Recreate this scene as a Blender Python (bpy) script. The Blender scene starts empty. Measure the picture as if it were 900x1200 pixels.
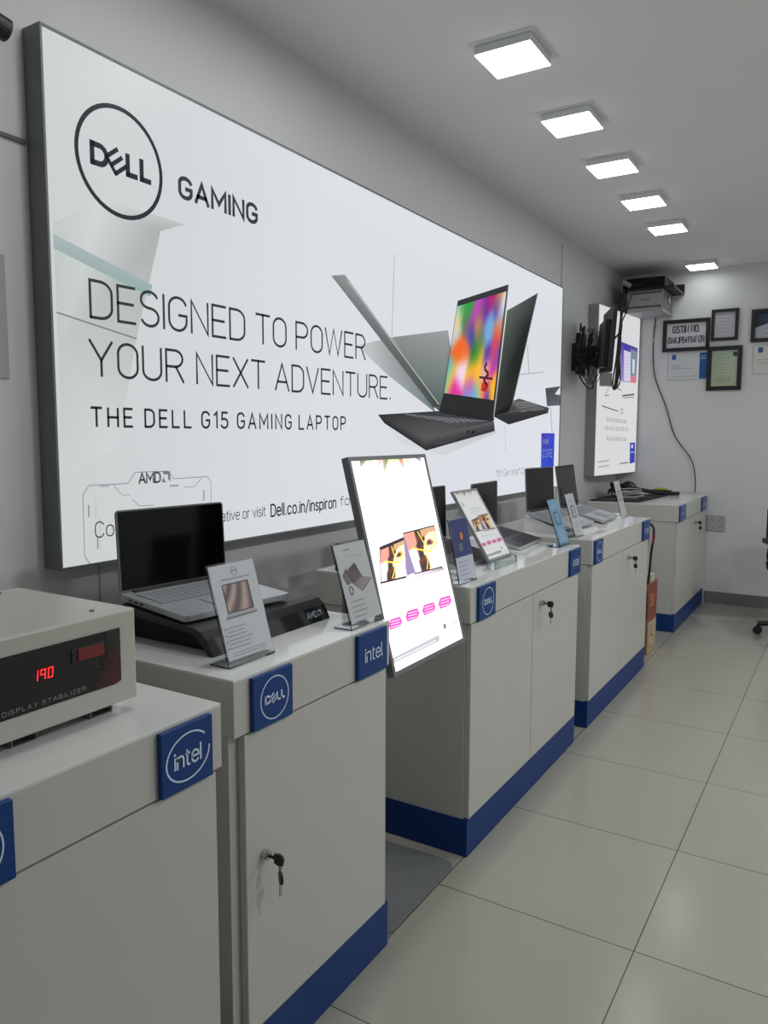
import bpy, bmesh, math, random
from mathutils import Vector, Matrix
random.seed(7)
C = bpy.context.scene.collection
# ---------------------------------------------------------------- camera
F_, YAW, PITCH, ROLL = 898.4, 0.55032, 0.099745, 0.002703
CAM = Vector((1.80954, 0.0, 1.40257))
fw = Vector((-math.sin(YAW)*math.cos(PITCH), math.cos(YAW)*math.cos(PITCH), -math.sin(PITCH)))
rt = Vector((math.cos(YAW), math.sin(YAW), 0)); up = rt.cross(fw)
rt, up = math.cos(ROLL)*rt+math.sin(ROLL)*up, -math.sin(ROLL)*rt+math.cos(ROLL)*up
cd = bpy.data.cameras.new('camera'); cam = bpy.data.objects.new('camera', cd); C.objects.link(cam)
cd.sensor_fit = 'HORIZONTAL'; cd.sensor_width = 36; cd.lens = 36*F_/900; cd.clip_start = .02
cam.matrix_world = Matrix(((rt.x, up.x, -fw.x, CAM.x), (rt.y, up.y, -fw.y, CAM.y), (rt.z, up.z, -fw.z, CAM.z), (0, 0, 0, 1)))
sc = bpy.context.scene; sc.camera = cam
# ---------------------------------------------------------------- light and exposure
vs = sc.view_settings; vs.view_transform = 'Standard'; vs.look = 'None'; vs.exposure = 0.0; vs.gamma = 1; vs.use_curve_mapping = False
LAMP = 8.0          # radiance of the ceiling panels
BOX = 0.93           # radiance of the wall light boxes
w = bpy.data.worlds.new('world'); sc.world = w; w.use_nodes = True
w.node_tree.nodes['Background'].inputs[0].default_value = (.8, .9, 1, 1); w.node_tree.nodes['Background'].inputs[1].default_value = .15
def area(name, loc, rot, sx, sy, power, col):
    l = bpy.data.lights.new(name, 'AREA'); l.shape = 'RECTANGLE'; l.size = sx; l.size_y = sy; l.energy = power; l.color = col
    o = bpy.data.objects.new(name, l); C.objects.link(o); o.location = loc; o.rotation_euler = rot; return o
# unseen daylight-tinted fill, added at the front opening behind the camera
area('rear_fill_light', (2.2, -2.55, 1.5), (math.radians(90), 0, 0), 2.6, 2.2, 4, (.93, .98, 1))
# unseen fill lights added above the aisle, right of the frame, to brighten the room
for yy in (2.0, 3.6, 5.2): area('aisle_fill_light', (2.9, yy, 2.73), (0, 0, 0), .25, .25, 22, (.98, 1, .99))
# the visible row carries on towards the camera, above the frame
for yy in (2.04, 1.37): area('near_ceiling_lamp', (.685, yy, 2.74), (0, 0, 0), .2, .2, 3.8, (.98, 1, .99))

# ---------------------------------------------------------------- colour and materials
def lin(c):
    c = c/255
    return c/12.92 if c <= .04045 else ((c+.055)/1.055)**2.4
def L3(r, g, b): return (lin(r), lin(g), lin(b))
def mat(name, rgb, rough=.5, metal=0, emit=0, ecol=None, noise=0, nscale=8, spec=.5, bump=0, coat=0):
    m = bpy.data.materials.new(name); m.use_nodes = True; nt = m.node_tree; b = nt.nodes['Principled BSDF']
    c = L3(*rgb); b.inputs['Base Color'].default_value = (*c, 1); b.inputs['Roughness'].default_value = rough
    b.inputs['Metallic'].default_value = metal; b.inputs['Specular IOR Level'].default_value = spec; b.inputs['Coat Weight'].default_value = coat
    if emit:
        b.inputs['Emission Color'].default_value = (*(L3(*ecol) if ecol else c), 1); b.inputs['Emission Strength'].default_value = emit
    if noise or bump:
        tc = nt.nodes.new('ShaderNodeTexCoord'); n = nt.nodes.new('ShaderNodeTexNoise'); n.inputs['Scale'].default_value = nscale; n.inputs['Detail'].default_value = 4
        nt.links.new(tc.outputs['Object'], n.inputs['Vector'])
    if noise:
        mx = nt.nodes.new('ShaderNodeMix'); mx.data_type = 'RGBA'
        mx.inputs[6].default_value = (*[v*(1-noise) for v in c], 1); mx.inputs[7].default_value = (*[min(1, v*(1+noise)) for v in c], 1)
        nt.links.new(n.outputs[0], mx.inputs[0]); nt.links.new(mx.outputs[2], b.inputs['Base Color'])
    if bump:
        bp = nt.nodes.new('ShaderNodeBump'); bp.inputs['Strength'].default_value = bump; bp.inputs['Distance'].default_value = .002
        nt.links.new(n.outputs[0], bp.inputs['Height']); nt.links.new(bp.outputs[0], b.inputs['Normal'])
    return m
def vmat(name, emit, rough=.35, base=1.0):
    """print on a surface: colours come from the artwork's colour attribute"""
    m = bpy.data.materials.new(name); m.use_nodes = True; nt = m.node_tree; b = nt.nodes['Principled BSDF']
    a = nt.nodes.new('ShaderNodeAttribute'); a.attribute_name = 'Col'
    b.inputs['Roughness'].default_value = rough
    if emit:
        nt.links.new(a.outputs['Color'], b.inputs['Emission Color']); b.inputs['Emission Strength'].default_value = emit
        b.inputs['Base Color'].default_value = (.012, .012, .012, 1); b.inputs['Specular IOR Level'].default_value = .12
    else: nt.links.new(a.outputs['Color'], b.inputs['Base Color'])
    return m
def glass(name, rgb=(240, 248, 248), rough=.02):
    m = bpy.data.materials.new(name); m.use_nodes = True; nt = m.node_tree; b = nt.nodes['Principled BSDF']
    b.inputs['Base Color'].default_value = (*L3(*rgb), 1); b.inputs['Transmission Weight'].default_value = 1; b.inputs['Roughness'].default_value = rough; b.inputs['IOR'].default_value = 1.45
    return m
M = dict(
    wall=mat('painted_wall', (208, 209, 209), .75, noise=.03, nscale=2, bump=.15),
    ceiling=mat('painted_ceiling', (228, 229, 228), .8, noise=.02, nscale=3),
    white=mat('white_laminate', (190, 190, 184), .36, noise=.025, nscale=5),
    top=mat('glossy_white_laminate', (222, 223, 221), .12, noise=.02, nscale=4),
    blue=mat('blue_laminate', (18, 56, 116), .45, spec=.25, noise=.06, nscale=6),
    badge=mat('blue_badge_acrylic', (14, 60, 124), .3, spec=.3, noise=.05, nscale=9),
    badge_print=mat('pale_badge_print', (205, 222, 240), .4),
    frame_grey=mat('grey_aluminium', (140, 142, 144), .5, metal=.0, noise=.04),
    darkdeck=mat('dark_laptop_deck', (52, 54, 58), .4, noise=.04), dark_alu=mat('dark_aluminium', (112, 114, 116), .45, metal=.0, noise=.04),
    black=mat('black_plastic', (18, 18, 20), .42, noise=.1, nscale=20),
    blackgloss=mat('black_glass', (6, 7, 9), .12, noise=.05, spec=.22),
    blackmat=mat('matt_black', (20, 20, 22), .6, spec=.25, noise=.1, nscale=30),
    silver=mat('silver_plastic', (182, 184, 188), .35, metal=.35, noise=.03),
    keys=mat('keyboard_keys', (150, 153, 158), .5, noise=.03),
    darkkeys=mat('dark_keys', (38, 40, 44), .5, noise=.05),
    chrome=mat('chrome', (190, 190, 190), .15, metal=1, noise=.03),
    cream=mat('cream_painted_steel', (188, 187, 178), .38, noise=.03, nscale=6),
    red_led=mat('red_led_digit', (255, 30, 30), .5, emit=3.0, ecol=(255, 40, 50)),
    redswitch=mat('red_rocker_switch', (120, 34, 30), .2, noise=.1),
    print_lit=vmat('backlit_print', BOX), print_kiosk=vmat('bright_backlit_print', 1.9), printp=vmat('paper_print', 0),
    lamp=mat('lamp_diffuser', (255, 255, 255), .5, emit=LAMP, ecol=(250, 253, 255)),
    lampframe=mat('lamp_frame', (222, 223, 224), .5, noise=.03),
    text=mat('dark_print', (30, 33, 40), .5), textgrey=mat('grey_print', (92, 96, 104), .5),
    acrylic=glass('clear_acrylic'), bluegl=glass('blue_tinted_acrylic', (150, 205, 240)),
    baseb=mat('grey_skirting', (112, 112, 113), .4, noise=.05), greyplate=mat('grey_steel_plate', (118, 121, 121), .5, noise=.05),
    cable=mat('black_cable', (16, 16, 17), .5, noise=.05), gcable=mat('grey_cable', (150, 152, 155), .5, noise=.05), wcable=mat('white_cable', (190, 190, 190), .5, noise=.05),
    fabric=mat('dark_chair_fabric', (24, 25, 30), .85, noise=.2, nscale=60), pink=mat('pink_tag', (226, 40, 96), .5, noise=.05),
    yellow=mat('yellow_plastic', (170, 170, 50), .5, noise=.1), socket=mat('socket_plate_plastic', (170, 170, 176), .4, noise=.02),
    grout=mat('trim_grey', (96, 97, 98), .6, noise=.05), rackgrey=mat('light_grey_steel', (160, 161, 164), .45, noise=.04))
# tiled floor
m = bpy.data.materials.new('polished_floor_tiles'); m.use_nodes = True; nt = m.node_tree; b = nt.nodes['Principled BSDF']; M['floor'] = m
tc = nt.nodes.new('ShaderNodeTexCoord'); mp = nt.nodes.new('ShaderNodeMapping'); mp.inputs['Location'].default_value = (-.166+.6, -.236+.6, 0)
br = nt.nodes.new('ShaderNodeTexBrick'); br.offset = 0; br.inputs['Scale'].default_value = 1; br.inputs['Brick Width'].default_value = .6; br.inputs['Row Height'].default_value = .6
br.inputs['Mortar Size'].default_value = .0018; br.inputs['Mortar Smooth'].default_value = .3; br.inputs['Bias'].default_value = 0
br.inputs['Color1'].default_value = (*L3(165, 162, 152), 1); br.inputs['Color2'].default_value = (*L3(170, 167, 157), 1); br.inputs['Mortar'].default_value = (*L3(60, 60, 58), 1)
ns = nt.nodes.new('ShaderNodeTexNoise'); ns.inputs['Scale'].default_value = 1.4; ns.inputs['Detail'].default_value = 5
mx = nt.nodes.new('ShaderNodeMix'); mx.data_type = 'RGBA'; mx.blend_type = 'MULTIPLY'; mx.inputs[0].default_value = .12
nt.links.new(tc.outputs['Object'], mp.inputs[0]); nt.links.new(mp.outputs[0], br.inputs['Vector']); nt.links.new(tc.outputs['Object'], ns.inputs['Vector'])
nt.links.new(br.outputs['Color'], mx.inputs[6]); nt.links.new(ns.outputs[0], mx.inputs[7]); nt.links.new(mx.outputs[2], b.inputs['Base Color'])
rr = nt.nodes.new('ShaderNodeMapRange'); rr.inputs[3].default_value = .12; rr.inputs[4].default_value = .24
nt.links.new(ns.outputs[0], rr.inputs[0]); nt.links.new(rr.outputs[0], b.inputs['Roughness'])

# ---------------------------------------------------------------- mesh helpers
def obj(name, bm, m, parent=None, smooth=False, bevel=0):
    me = bpy.data.meshes.new(name)
    if bevel: bmesh.ops.bevel(bm, geom=list(bm.edges), offset=bevel, segments=2, profile=.5, affect='EDGES', clamp_overlap=True)
    bmesh.ops.recalc_face_normals(bm, faces=bm.faces)
    bm.to_mesh(me); bm.free()
    me.materials.append(m if not isinstance(m, str) else M[m])
    if smooth:
        for p in me.polygons: p.use_smooth = True
    o = bpy.data.objects.new(name, me); C.objects.link(o)
    if parent: o.parent = parent
    return o
def BM(): return bmesh.new()
def box(bm, x0, x1, y0, y1, z0, z1, mtx=None):
    v = [bm.verts.new((x, y, z)) for x in (x0, x1) for y in (y0, y1) for z in (z0, z1)]
    if mtx is not None:
        for q in v: q.co = mtx @ q.co
    for f in ((0, 1, 3, 2), (4, 6, 7, 5), (0, 4, 5, 1), (2, 3, 7, 6), (0, 2, 6, 4), (1, 5, 7, 3)): bm.faces.new([v[i] for i in f])
    return bm
def prism(bm, prof, y0, y1, mtx=None):
    """profile in x,z swept along y"""
    a = [bm.verts.new((x, y0, z)) for x, z in prof]; c = [bm.verts.new((x, y1, z)) for x, z in prof]
    if mtx is not None:
        for q in a+c: q.co = mtx @ q.co
    n = len(prof); bm.faces.new(a[::-1]); bm.faces.new(c)
    for i in range(n): bm.faces.new((a[i], a[(i+1) % n], c[(i+1) % n], c[i]))
    return bm
def cyl(bm, p0, p1, r, r2=None, n=20):
    p0, p1 = Vector(p0), Vector(p1); d = p1-p0; q = d.to_track_quat('Z', 'Y').to_matrix().to_4x4()
    bmesh.ops.create_cone(bm, cap_ends=True, segments=n, radius1=r, radius2=r if r2 is None else r2, depth=d.length, matrix=Matrix.Translation((p0+p1)/2) @ q)
    return bm
def torus(bm, c, nrm, R, r, n=20, k=8):
    q = Vector(nrm).to_track_quat('Z', 'Y').to_matrix(); c = Vector(c); g = []
    for i in range(n):
        a = 2*math.pi*i/n; row = []
        for j in range(k):
            t = 2*math.pi*j/k; row.append(bm.verts.new(c+q @ Vector(((R+r*math.cos(t))*math.cos(a), (R+r*math.cos(t))*math.sin(a), r*math.sin(t)))))
        g.append(row)
    for i in range(n):
        for j in range(k): bm.faces.new((g[i][j], g[(i+1) % n][j], g[(i+1) % n][(j+1) % k], g[i][(j+1) % k]))
    return bm
def smoothpath(pts, k=6):
    P = [Vector(p) for p in pts]; P = [P[0]*2-P[1]]+P+[P[-1]*2-P[-2]]; out = []
    for i in range(1, len(P)-2):
        for j in range(k):
            t = j/k; a, b_, c, d = P[i-1:i+3]
            out.append(.5*((2*b_)+(-a+c)*t+(2*a-5*b_+4*c-d)*t*t+(-a+3*b_-3*c+d)*t**3))
    return out+[P[-2]]
def tube(bm, pts, r, n=7, k=6):
    P = smoothpath(pts, k); rings = []
    for i, p in enumerate(P):
        d = (P[min(i+1, len(P)-1)]-P[max(i-1, 0)]).normalized(); q = d.to_track_quat('Z', 'Y').to_matrix()
        rings.append([bm.verts.new(p+q @ Vector((r*math.cos(2*math.pi*j/n), r*math.sin(2*math.pi*j/n), 0))) for j in range(n)])
    for a, b_ in zip(rings, rings[1:]):
        for j in range(n): bm.faces.new((a[j], a[(j+1) % n], b_[(j+1) % n], b_[j]))
    bm.faces.new(rings[0][::-1]); bm.faces.new(rings[-1]); return bm
def rbox(bm, x0, x1, y0, y1, z0, z1, r, seg=5, mtx=None):
    """slab with rounded corners in plan"""
    top = []; bot = []
    for cx, cy, a0 in ((x1-r, y1-r, 0), (x0+r, y1-r, 90), (x0+r, y0+r, 180), (x1-r, y0+r, 270)):
        for i in range(seg+1):
            a = math.radians(a0+90*i/seg); x, y = cx+r*math.cos(a), cy+r*math.sin(a)
            top.append(bm.verts.new((x, y, z1))); bot.append(bm.verts.new((x, y, z0)))
    if mtx is not None:
        for q in top+bot: q.co = mtx @ q.co
    n = len(top); bm.faces.new(top); bm.faces.new(bot[::-1])
    for i in range(n): bm.faces.new((bot[i], bot[(i+1) % n], top[(i+1) % n], top[i]))
    return bm
def thing(name, label, cat, loc=(0, 0, 0), rotz=0, group=None):
    o = bpy.data.objects.new(name, None); C.objects.link(o); o.location = loc; o.rotation_euler = (0, 0, rotz); o.empty_display_size = .1
    o['label'] = label; o['category'] = cat
    if group: o['group'] = group
    return o
def tag(o, label, cat, group=None):
    o['label'] = label; o['category'] = cat
    if group: o['group'] = group
    return o
def struct(name, bm, m, **k):
    o = obj(name, bm, m, **k); o['kind'] = 'structure'; return o
def dup(root, loc, label, rotz=0):
    r = root.copy(); C.objects.link(r); r.location = loc; r['label'] = label; r.rotation_euler = (0, 0, rotz)
    for ch in list(root.children):
        c = ch.copy(); C.objects.link(c); c.parent = r
        for g in list(ch.children):
            d = g.copy(); C.objects.link(d); d.parent = c
    return r

# ---------------------------------------------------------------- flat print on a plane
class Plane:
    def __init__(s, O, A, B, ref=None):
        s.O, s.A, s.B = Vector(O), Vector(A).normalized(), Vector(B).normalized(); s.N = s.A.cross(s.B)
        s.ref = Vector(ref) if ref else Vector((0, 0, 0))        # location of the thing the print belongs to
    def pt(s, a, b, off=0): return s.O+s.A*a+s.B*b+s.N*off-s.ref
    def px(s, u, v):
        d = fw+rt*(u-450)/F_-up*(v-600)/F_; t = (s.O-CAM).dot(s.N)/d.dot(s.N); p = CAM+d*t-s.O
        return (p.dot(s.A), p.dot(s.B))
class Art:
    """printed shapes gathered into one mesh, each with its own ink colour"""
    def __init__(s, plane, px=False): s.P = plane; s.bm = bmesh.new(); s.cl = s.bm.loops.layers.float_color.new('Col'); s.upx = px
    def c(s, p): return s.P.px(*p) if s.upx else p
    def poly(s, pts, col, layer=1):
        off = .0004*layer; f = s.bm.faces.new([s.bm.verts.new(s.P.pt(*s.c(p), off)) for p in pts])
        cols = col if isinstance(col[0], (tuple, list)) else [col]*len(pts)
        for lp, k in zip(f.loops, cols): lp[s.cl] = (*L3(*k), 1)
        return s
    def rect(s, a0, b0, a1, b1, col, layer=1): return s.poly([(a0, b0), (a1, b0), (a1, b1), (a0, b1)], col, layer)
    def line(s, p, q, wd, col, layer=1):
        p, q = Vector(s.c(p)), Vector(s.c(q)); d = (q-p).normalized(); n = Vector((-d.y, d.x))*wd/2; k = s.upx; s.upx = False
        s.poly([tuple(p+n), tuple(p-n), tuple(q-n), tuple(q+n)], col, layer); s.upx = k; return s
    def path(s, pts, wd, col, layer=1, closed=False):
        pts = list(pts)+([pts[0]] if closed else [])
        for p, q in zip(pts, pts[1:]): s.line(p, q, wd, col, layer)
        return s
    def ring(s, c, ra, rb, wd, col, layer=1, n=48, a0=0, a1=360, rot=0):
        cr, sr = math.cos(rot), math.sin(rot); P = []
        for i in range(n+1):
            a = math.radians(a0+(a1-a0)*i/n); P.append((math.cos(a), math.sin(a)))
        for (x, y), (x2, y2) in zip(P, P[1:]):
            q = []
            for (u, v, k) in ((x, y, -wd/2), (x, y, wd/2), (x2, y2, wd/2), (x2, y2, -wd/2)):
                U, V = u*(ra+k), v*(rb+k); q.append((c[0]+U*cr-V*sr, c[1]+U*sr+V*cr))
            k = s.upx; s.upx = False; s.poly(q, col, layer); s.upx = k
        return s
    def quadgrid(s, TL, TR, BR, BL, nu, nv, fn, layer=1):
        TL, TR, BR, BL = [Vector(s.c(p)) for p in (TL, TR, BR, BL)]; k = s.upx; s.upx = False
        P = lambda u, v: tuple((TL*(1-u)+TR*u)*(1-v)+(BL*(1-u)+BR*u)*v)
        for i in range(nu):
            for j in range(nv):
                cs = [(i, j+1), (i+1, j+1), (i+1, j), (i, j)]
                s.poly([P(a/nu, b_/nv) for a, b_ in cs], [fn(a/nu, b_/nv) for a, b_ in cs], layer)
        s.upx = k; return s
    def build(s, name, m, parent=None):
        me = bpy.data.meshes.new(name); s.bm.to_mesh(me); s.bm.free(); me.materials.append(M[m]); o = bpy.data.objects.new(name, me); C.objects.link(o)
        if parent: o.parent = parent
        return o
def _arc(cx, cy, rx, ry, a0, a1, n=10): return [(cx+rx*math.cos(math.radians(a0+(a1-a0)*i/n)), cy+ry*math.sin(math.radians(a0+(a1-a0)*i/n))) for i in range(n+1)]
def _stad(w, b=0, t=1, r=None):   # closed rounded bowl from b to t
    rx = w/2; ry = min((t-b)/2, (r or w*.55))
    return _arc(rx, t-ry, rx, ry, 0, 180)+_arc(rx, b+ry, rx, ry, 180, 360)+[(w, t-ry)]
def _glyphs():
    W = .54; X = .72; w = .46; g = {}
    def add(ch, wd, *pl): g[ch] = (wd, [list(p) for p in pl])
    add('A', .6, [(0, 0), (.3, 1), (.6, 0)], [(.1, .32), (.5, .32)])
    add('B', W, [(0, 0), (0, 1), (.3, 1)]+_arc(.3, .76, .2, .24, 90, -90)+[(0, .52)], [(.3, .52)]+_arc(.32, .26, .22, .26, 90, -90)+[(0, 0)])
    add('C', W, _arc(.27, .68, .27, .32, 20, 180)+_arc(.27, .32, .27, .32, 180, 340))
    add('D', W, [(0, 0), (0, 1), (.24, 1)]+_arc(.24, .70, .30, .30, 90, 0)+_arc(.24, .30, .30, .30, 0, -90)+[(0, 0)])
    add('E', .46, [(.46, 0), (0, 0), (0, 1), (.46, 1)], [(0, .52), (.41, .52)])
    add('F', .45, [(0, 0), (0, 1), (.45, 1)], [(0, .5), (.4, .5)])
    add('G', W, _arc(.27, .70, .27, .30, 20, 180)+_arc(.27, .30, .27, .30, 180, 360)+[(.54, .47), (.3, .47)])
    add('H', W, [(0, 0), (0, 1)], [(W, 0), (W, 1)], [(0, .5), (W, .5)]); add('I', 0, [(0, 0), (0, 1)])
    add('J', .4, [(.4, 1), (.4, .2)]+_arc(.2, .2, .2, .2, 0, -180)); add('K', W, [(0, 0), (0, 1)], [(W, 1), (0, .38)], [(.18, .55), (W, 0)])
    add('L', .44, [(0, 1), (0, 0), (.44, 0)]); add('M', .68, [(0, 0), (0, 1), (.34, .3), (.68, 1), (.68, 0)]); add('N', W, [(0, 0), (0, 1), (W, 0), (W, 1)])
    add('O', W, _stad(W)); add('P', W, [(0, 0), (0, 1), (.28, 1)]+_arc(.28, .73, .25, .27, 90, -90)+[(0, .46)])
    add('R', W, [(0, 0), (0, 1), (.28, 1)]+_arc(.28, .74, .24, .26, 90, -90)+[(0, .48)], [(.3, .48), (W, 0)])
    add('S', .5, _arc(.25, .76, .24, .24, 25, 180)+_arc(.25, .72, .24, .20, 190, 262, 4)+_arc(.25, .28, .25, .24, 85, 0, 6)+_arc(.25, .26, .25, .26, 0, -155))
    add('T', .54, [(0, 1), (.54, 1)], [(.27, 1), (.27, 0)]); add('U', W, [(0, 1), (0, .27)]+_arc(.27, .27, .27, .27, 180, 360)+[(W, 1)])
    add('V', .58, [(0, 1), (.29, 0), (.58, 1)]); add('W', .86, [(0, 1), (.21, 0), (.43, 1), (.65, 0), (.86, 1)]); add('X', .56, [(0, 0), (.56, 1)], [(0, 1), (.56, 0)])
    add('Y', .58, [(0, 1), (.29, .45), (.58, 1)], [(.29, .45), (.29, 0)]); add('Z', .5, [(0, 1), (.5, 1), (0, 0), (.5, 0)])
    add('0', .48, _stad(.48)); add('1', .2, [(0, .8), (.2, 1), (.2, 0)]); add('2', .48, _arc(.24, .76, .24, .24, 170, -30)+[(0, 0), (.48, 0)])
    add('3', .46, _arc(.22, .77, .22, .23, 160, -90), _arc(.22, .27, .24, .27, 90, -160)); add('4', .5, [(.38, 0), (.38, 1), (0, .25), (.5, .25)])
    add('5', .46, [(.43, 1), (.04, 1), (.02, .55)]+_arc(.2, .30, .26, .30, 110, -155)); add('6', .48, [(.36, 1), (.05, .42)], _stad(.48, 0, .6)); add('8', .46, _stad(.46, 0, .54), _stad(.4, .54, 1)); add('9', .48, [(.12, 0), (.43, .58)], _stad(.48, .4, 1))
    add('7', .46, [(0, 1), (.46, 1), (.14, 0)])
    add('a', .42, _arc(.21, .54, .2, .18, 160, 0)+[(.42, .54), (.42, 0)], [(.42, .40), (.2, .40)]+_arc(.19, .2, .19, .2, 90, 270)+[(.25, 0), (.42, .12)])
    add('c', w, _arc(.23, .44, .23, .28, 30, 180)+_arc(.23, .28, .23, .28, 180, 330)); add('d', w, _stad(w, 0, X), [(w, 1.02), (w, 0)])
    add('e', w, [(0, .38), (w, .38)]+_arc(.23, .46, .23, .26, -10, 180)+_arc(.23, .26, .23, .26, 180, 325)); add('f', .3, _arc(.25, .82, .15, .18, 70, 180)+[(.10, 0)], [(0, .70), (.28, .70)])
    add('g', w, _stad(w, 0, X), [(w, X), (w, -.1)]+_arc(.23, -.08, .23, .2, 0, -150)); add('h', w, [(0, 0), (0, 1.02)], _arc(.22, .5, .22, .22, 180, 0)+[(.44, 0)])
    add('i', 0, [(0, 0), (0, X)], [(0, .90), (0, .97)]); add('l', 0, [(0, 0), (0, 1.02)]); add('m', .72, [(0, 0), (0, X)], _arc(.18, .52, .18, .2, 180, 0)+[(.36, 0)], _arc(.54, .52, .18, .2, 180, 0)+[(.72, 0)])
    add('n', .42, [(0, 0), (0, X)], _arc(.21, .50, .21, .22, 180, 0)+[(.42, 0)]); add('o', w, _stad(w, 0, X)); add('p', w, _stad(w, 0, X), [(0, X), (0, -.26)])
    add('r', .26, [(0, 0), (0, X)], _arc(.22, .50, .22, .22, 180, 80)); add('s', .38, _arc(.19, .54, .18, .18, 25, 200)+_arc(.19, .18, .19, .18, 75, -155))
    add('t', .28, [(.10, .92), (.10, .14)]+_arc(.22, .14, .12, .14, 180, 290), [(0, X), (.27, X)]); add('v', .44, [(0, X), (.22, 0), (.44, X)])
    add('.', .08, [(.04, -.005), (.04, .06)]); add('/', .34, [(0, -.1), (.34, 1.05)]); add('\u00ae', .2, _arc(.1, .85, .1, .12, 0, 360)); add('\u2122', .3, [(0, .95), (.3, .95)], [(.15, .95), (.15, .75)])
    return g
GL = _glyphs()
def text(body, P, a0, b0, a1, b1, m, parent, layer=3, weight=.09, name='lettering', track=.16):
    """stroked lettering: baseline b0, cap line b1, squeezed or spread to run from a0 to a1; each word its own mesh"""
    H = b1-b0; x = 0; words = [[]]
    for ch in body:
        if ch == ' ': words.append([]); x += .20+track*.6; continue
        wd, pl = GL[ch]; words[-1].append((x, pl)); x += wd+track
    sx = (a1-a0)/(x-track); t = weight*H/2; out = []
    for wl in words:
        bm = bmesh.new()
        for x0, pl in wl:
            for p in pl:
                q = [Vector((a0+(x0+u)*sx, b0+v*H)) for u, v in p]; q = [q[0]]+[b_ for a_, b_ in zip(q, q[1:]) if (b_-a_).length > 1e-6]
                ds = [(b_-a_).normalized() for a_, b_ in zip(q, q[1:])]; L_ = []; R_ = []
                for i, c in enumerate(q):
                    if i == 0: n = Vector((-ds[0].y, ds[0].x)); k = 1; c = c-ds[0]*t*.6
                    elif i == len(q)-1: n = Vector((-ds[-1].y, ds[-1].x)); k = 1; c = c+ds[-1]*t*.6
                    else:
                        n = Vector((-(ds[i-1]+ds[i]).y, (ds[i-1]+ds[i]).x)); n = n.normalized() if n.length > 1e-5 else Vector((-ds[i].y, ds[i].x)); k = min(2.2, 1/max(.3, n.dot(Vector((-ds[i].y, ds[i].x)))))
                    L_.append(c+n*t*k); R_.append(c-n*t*k)
                vl = [bm.verts.new(P.pt(v.x, v.y, .0004*layer)) for v in L_]; vr = [bm.verts.new(P.pt(v.x, v.y, .0004*layer)) for v in R_]
                for i in range(len(vl)-1): bm.faces.new((vl[i], vr[i], vr[i+1], vl[i+1]))
        me = bpy.data.meshes.new(name); bm.to_mesh(me); bm.free(); me.materials.append(M[m]); o = bpy.data.objects.new(name, me); C.objects.link(o)
        if parent: o.parent = parent
        out.append(o)
    return out
def dell_logo(art, c, R, col, layer=2, wd=.085):
    """ring with the four letters, the E tilted"""
    k = art.upx; art.upx = False
    art.ring(c, R, R, R*wd, col, layer)
    s = R; t = .105*s; h = .20*s; cx, cy = c
    def L(p, q, tt=t): art.line((cx+p[0]*s, cy+p[1]*s), (cx+q[0]*s, cy+q[1]*s), tt, col, layer)
    L((-.66, -.22), (-.66, .22))
    L((-.68, .165), (-.50, .165)); L((-.68, -.165), (-.50, -.165))
    art.ring((cx-.50*s, cy), .165*s+0, .165*s, t, col, layer, n=12, a0=-90, a1=90)
    e = Matrix.Rotation(math.radians(38), 2); o = Vector((-.10, 0))
    for a, b_ in (((-.17, -.19), (-.17, .19)), ((-.2, .165), (.17, .165)), ((-.2, 0), (.17, 0)), ((-.2, -.165), (.17, -.165))):
        L(tuple(o+e @ Vector(a)), tuple(o+e @ Vector(b_)), .08*s)
    L((.16, -.22), (.16, .22)); L((.11, -.17), (.40, -.17)); L((.50, -.22), (.50, .22)); L((.45, -.17), (.74, -.17))
    art.upx = k
def amd_mark(art, a, b_, s, col, layer=2):
    k = art.upx; art.upx = False
    art.poly([(a, b_+s), (a+s, b_+s), (a+s, b_), (a+.72*s, b_+.28*s), (a+.72*s, b_+.72*s), (a+.28*s, b_+.72*s)], col, layer)
    art.poly([(a, b_), (a+.5*s, b_), (a+.25*s, b_+.25*s), (a+.25*s, b_+.5*s), (a, b_+.25*s)], col, layer); art.upx = k
DK = (30, 33, 40); WH = (226, 229, 232)

# ================================================================ the room
YB, ZC, XR, YF = 6.888, 2.776, 3.9, -2.6
struct('floor', box(BM(), -.1, XR+.1, YF-.1, YB+.1, -.1, 0), 'floor')
struct('ceiling', box(BM(), -.1, XR+.1, YF-.1, YB+.1, ZC, ZC+.1), 'ceiling')
struct('wall_left', box(BM(), -.1, 0, YF-.1, YB+.1, 0, ZC), 'wall')
struct('wall_back', box(BM(), 0, XR, YB, YB+.1, 0, ZC), 'wall')
struct('wall_right', box(BM(), XR, XR+.1, YF-.1, YB+.1, 0, ZC), 'wall')
bm = BM(); box(bm, 0, XR, YF-.1, YF, 2.65, ZC); box(bm, 0, .8, YF-.1, YF, 0, 2.65); box(bm, 3.6, XR, YF-.1, YF, 0, 2.65)
struct('wall_front', bm, 'wall')
struct('baseboard_back', box(BM(), .78, XR, YB-.015, YB, 0, .1), 'baseb', bevel=.002)
bm = BM(); box(bm, 0, .012, 5.285, 5.315, .1, 2.72)
struct('trim_1', bm, 'wall')
struct('trim_2', box(BM(), 0, .006, -2.5, 1.23, 2.122, 2.132), 'grout')
struct('trim_3', box(BM(), 0, .0015, 1.405, 1.408, .92, 1.05), 'rackgrey')

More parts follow.
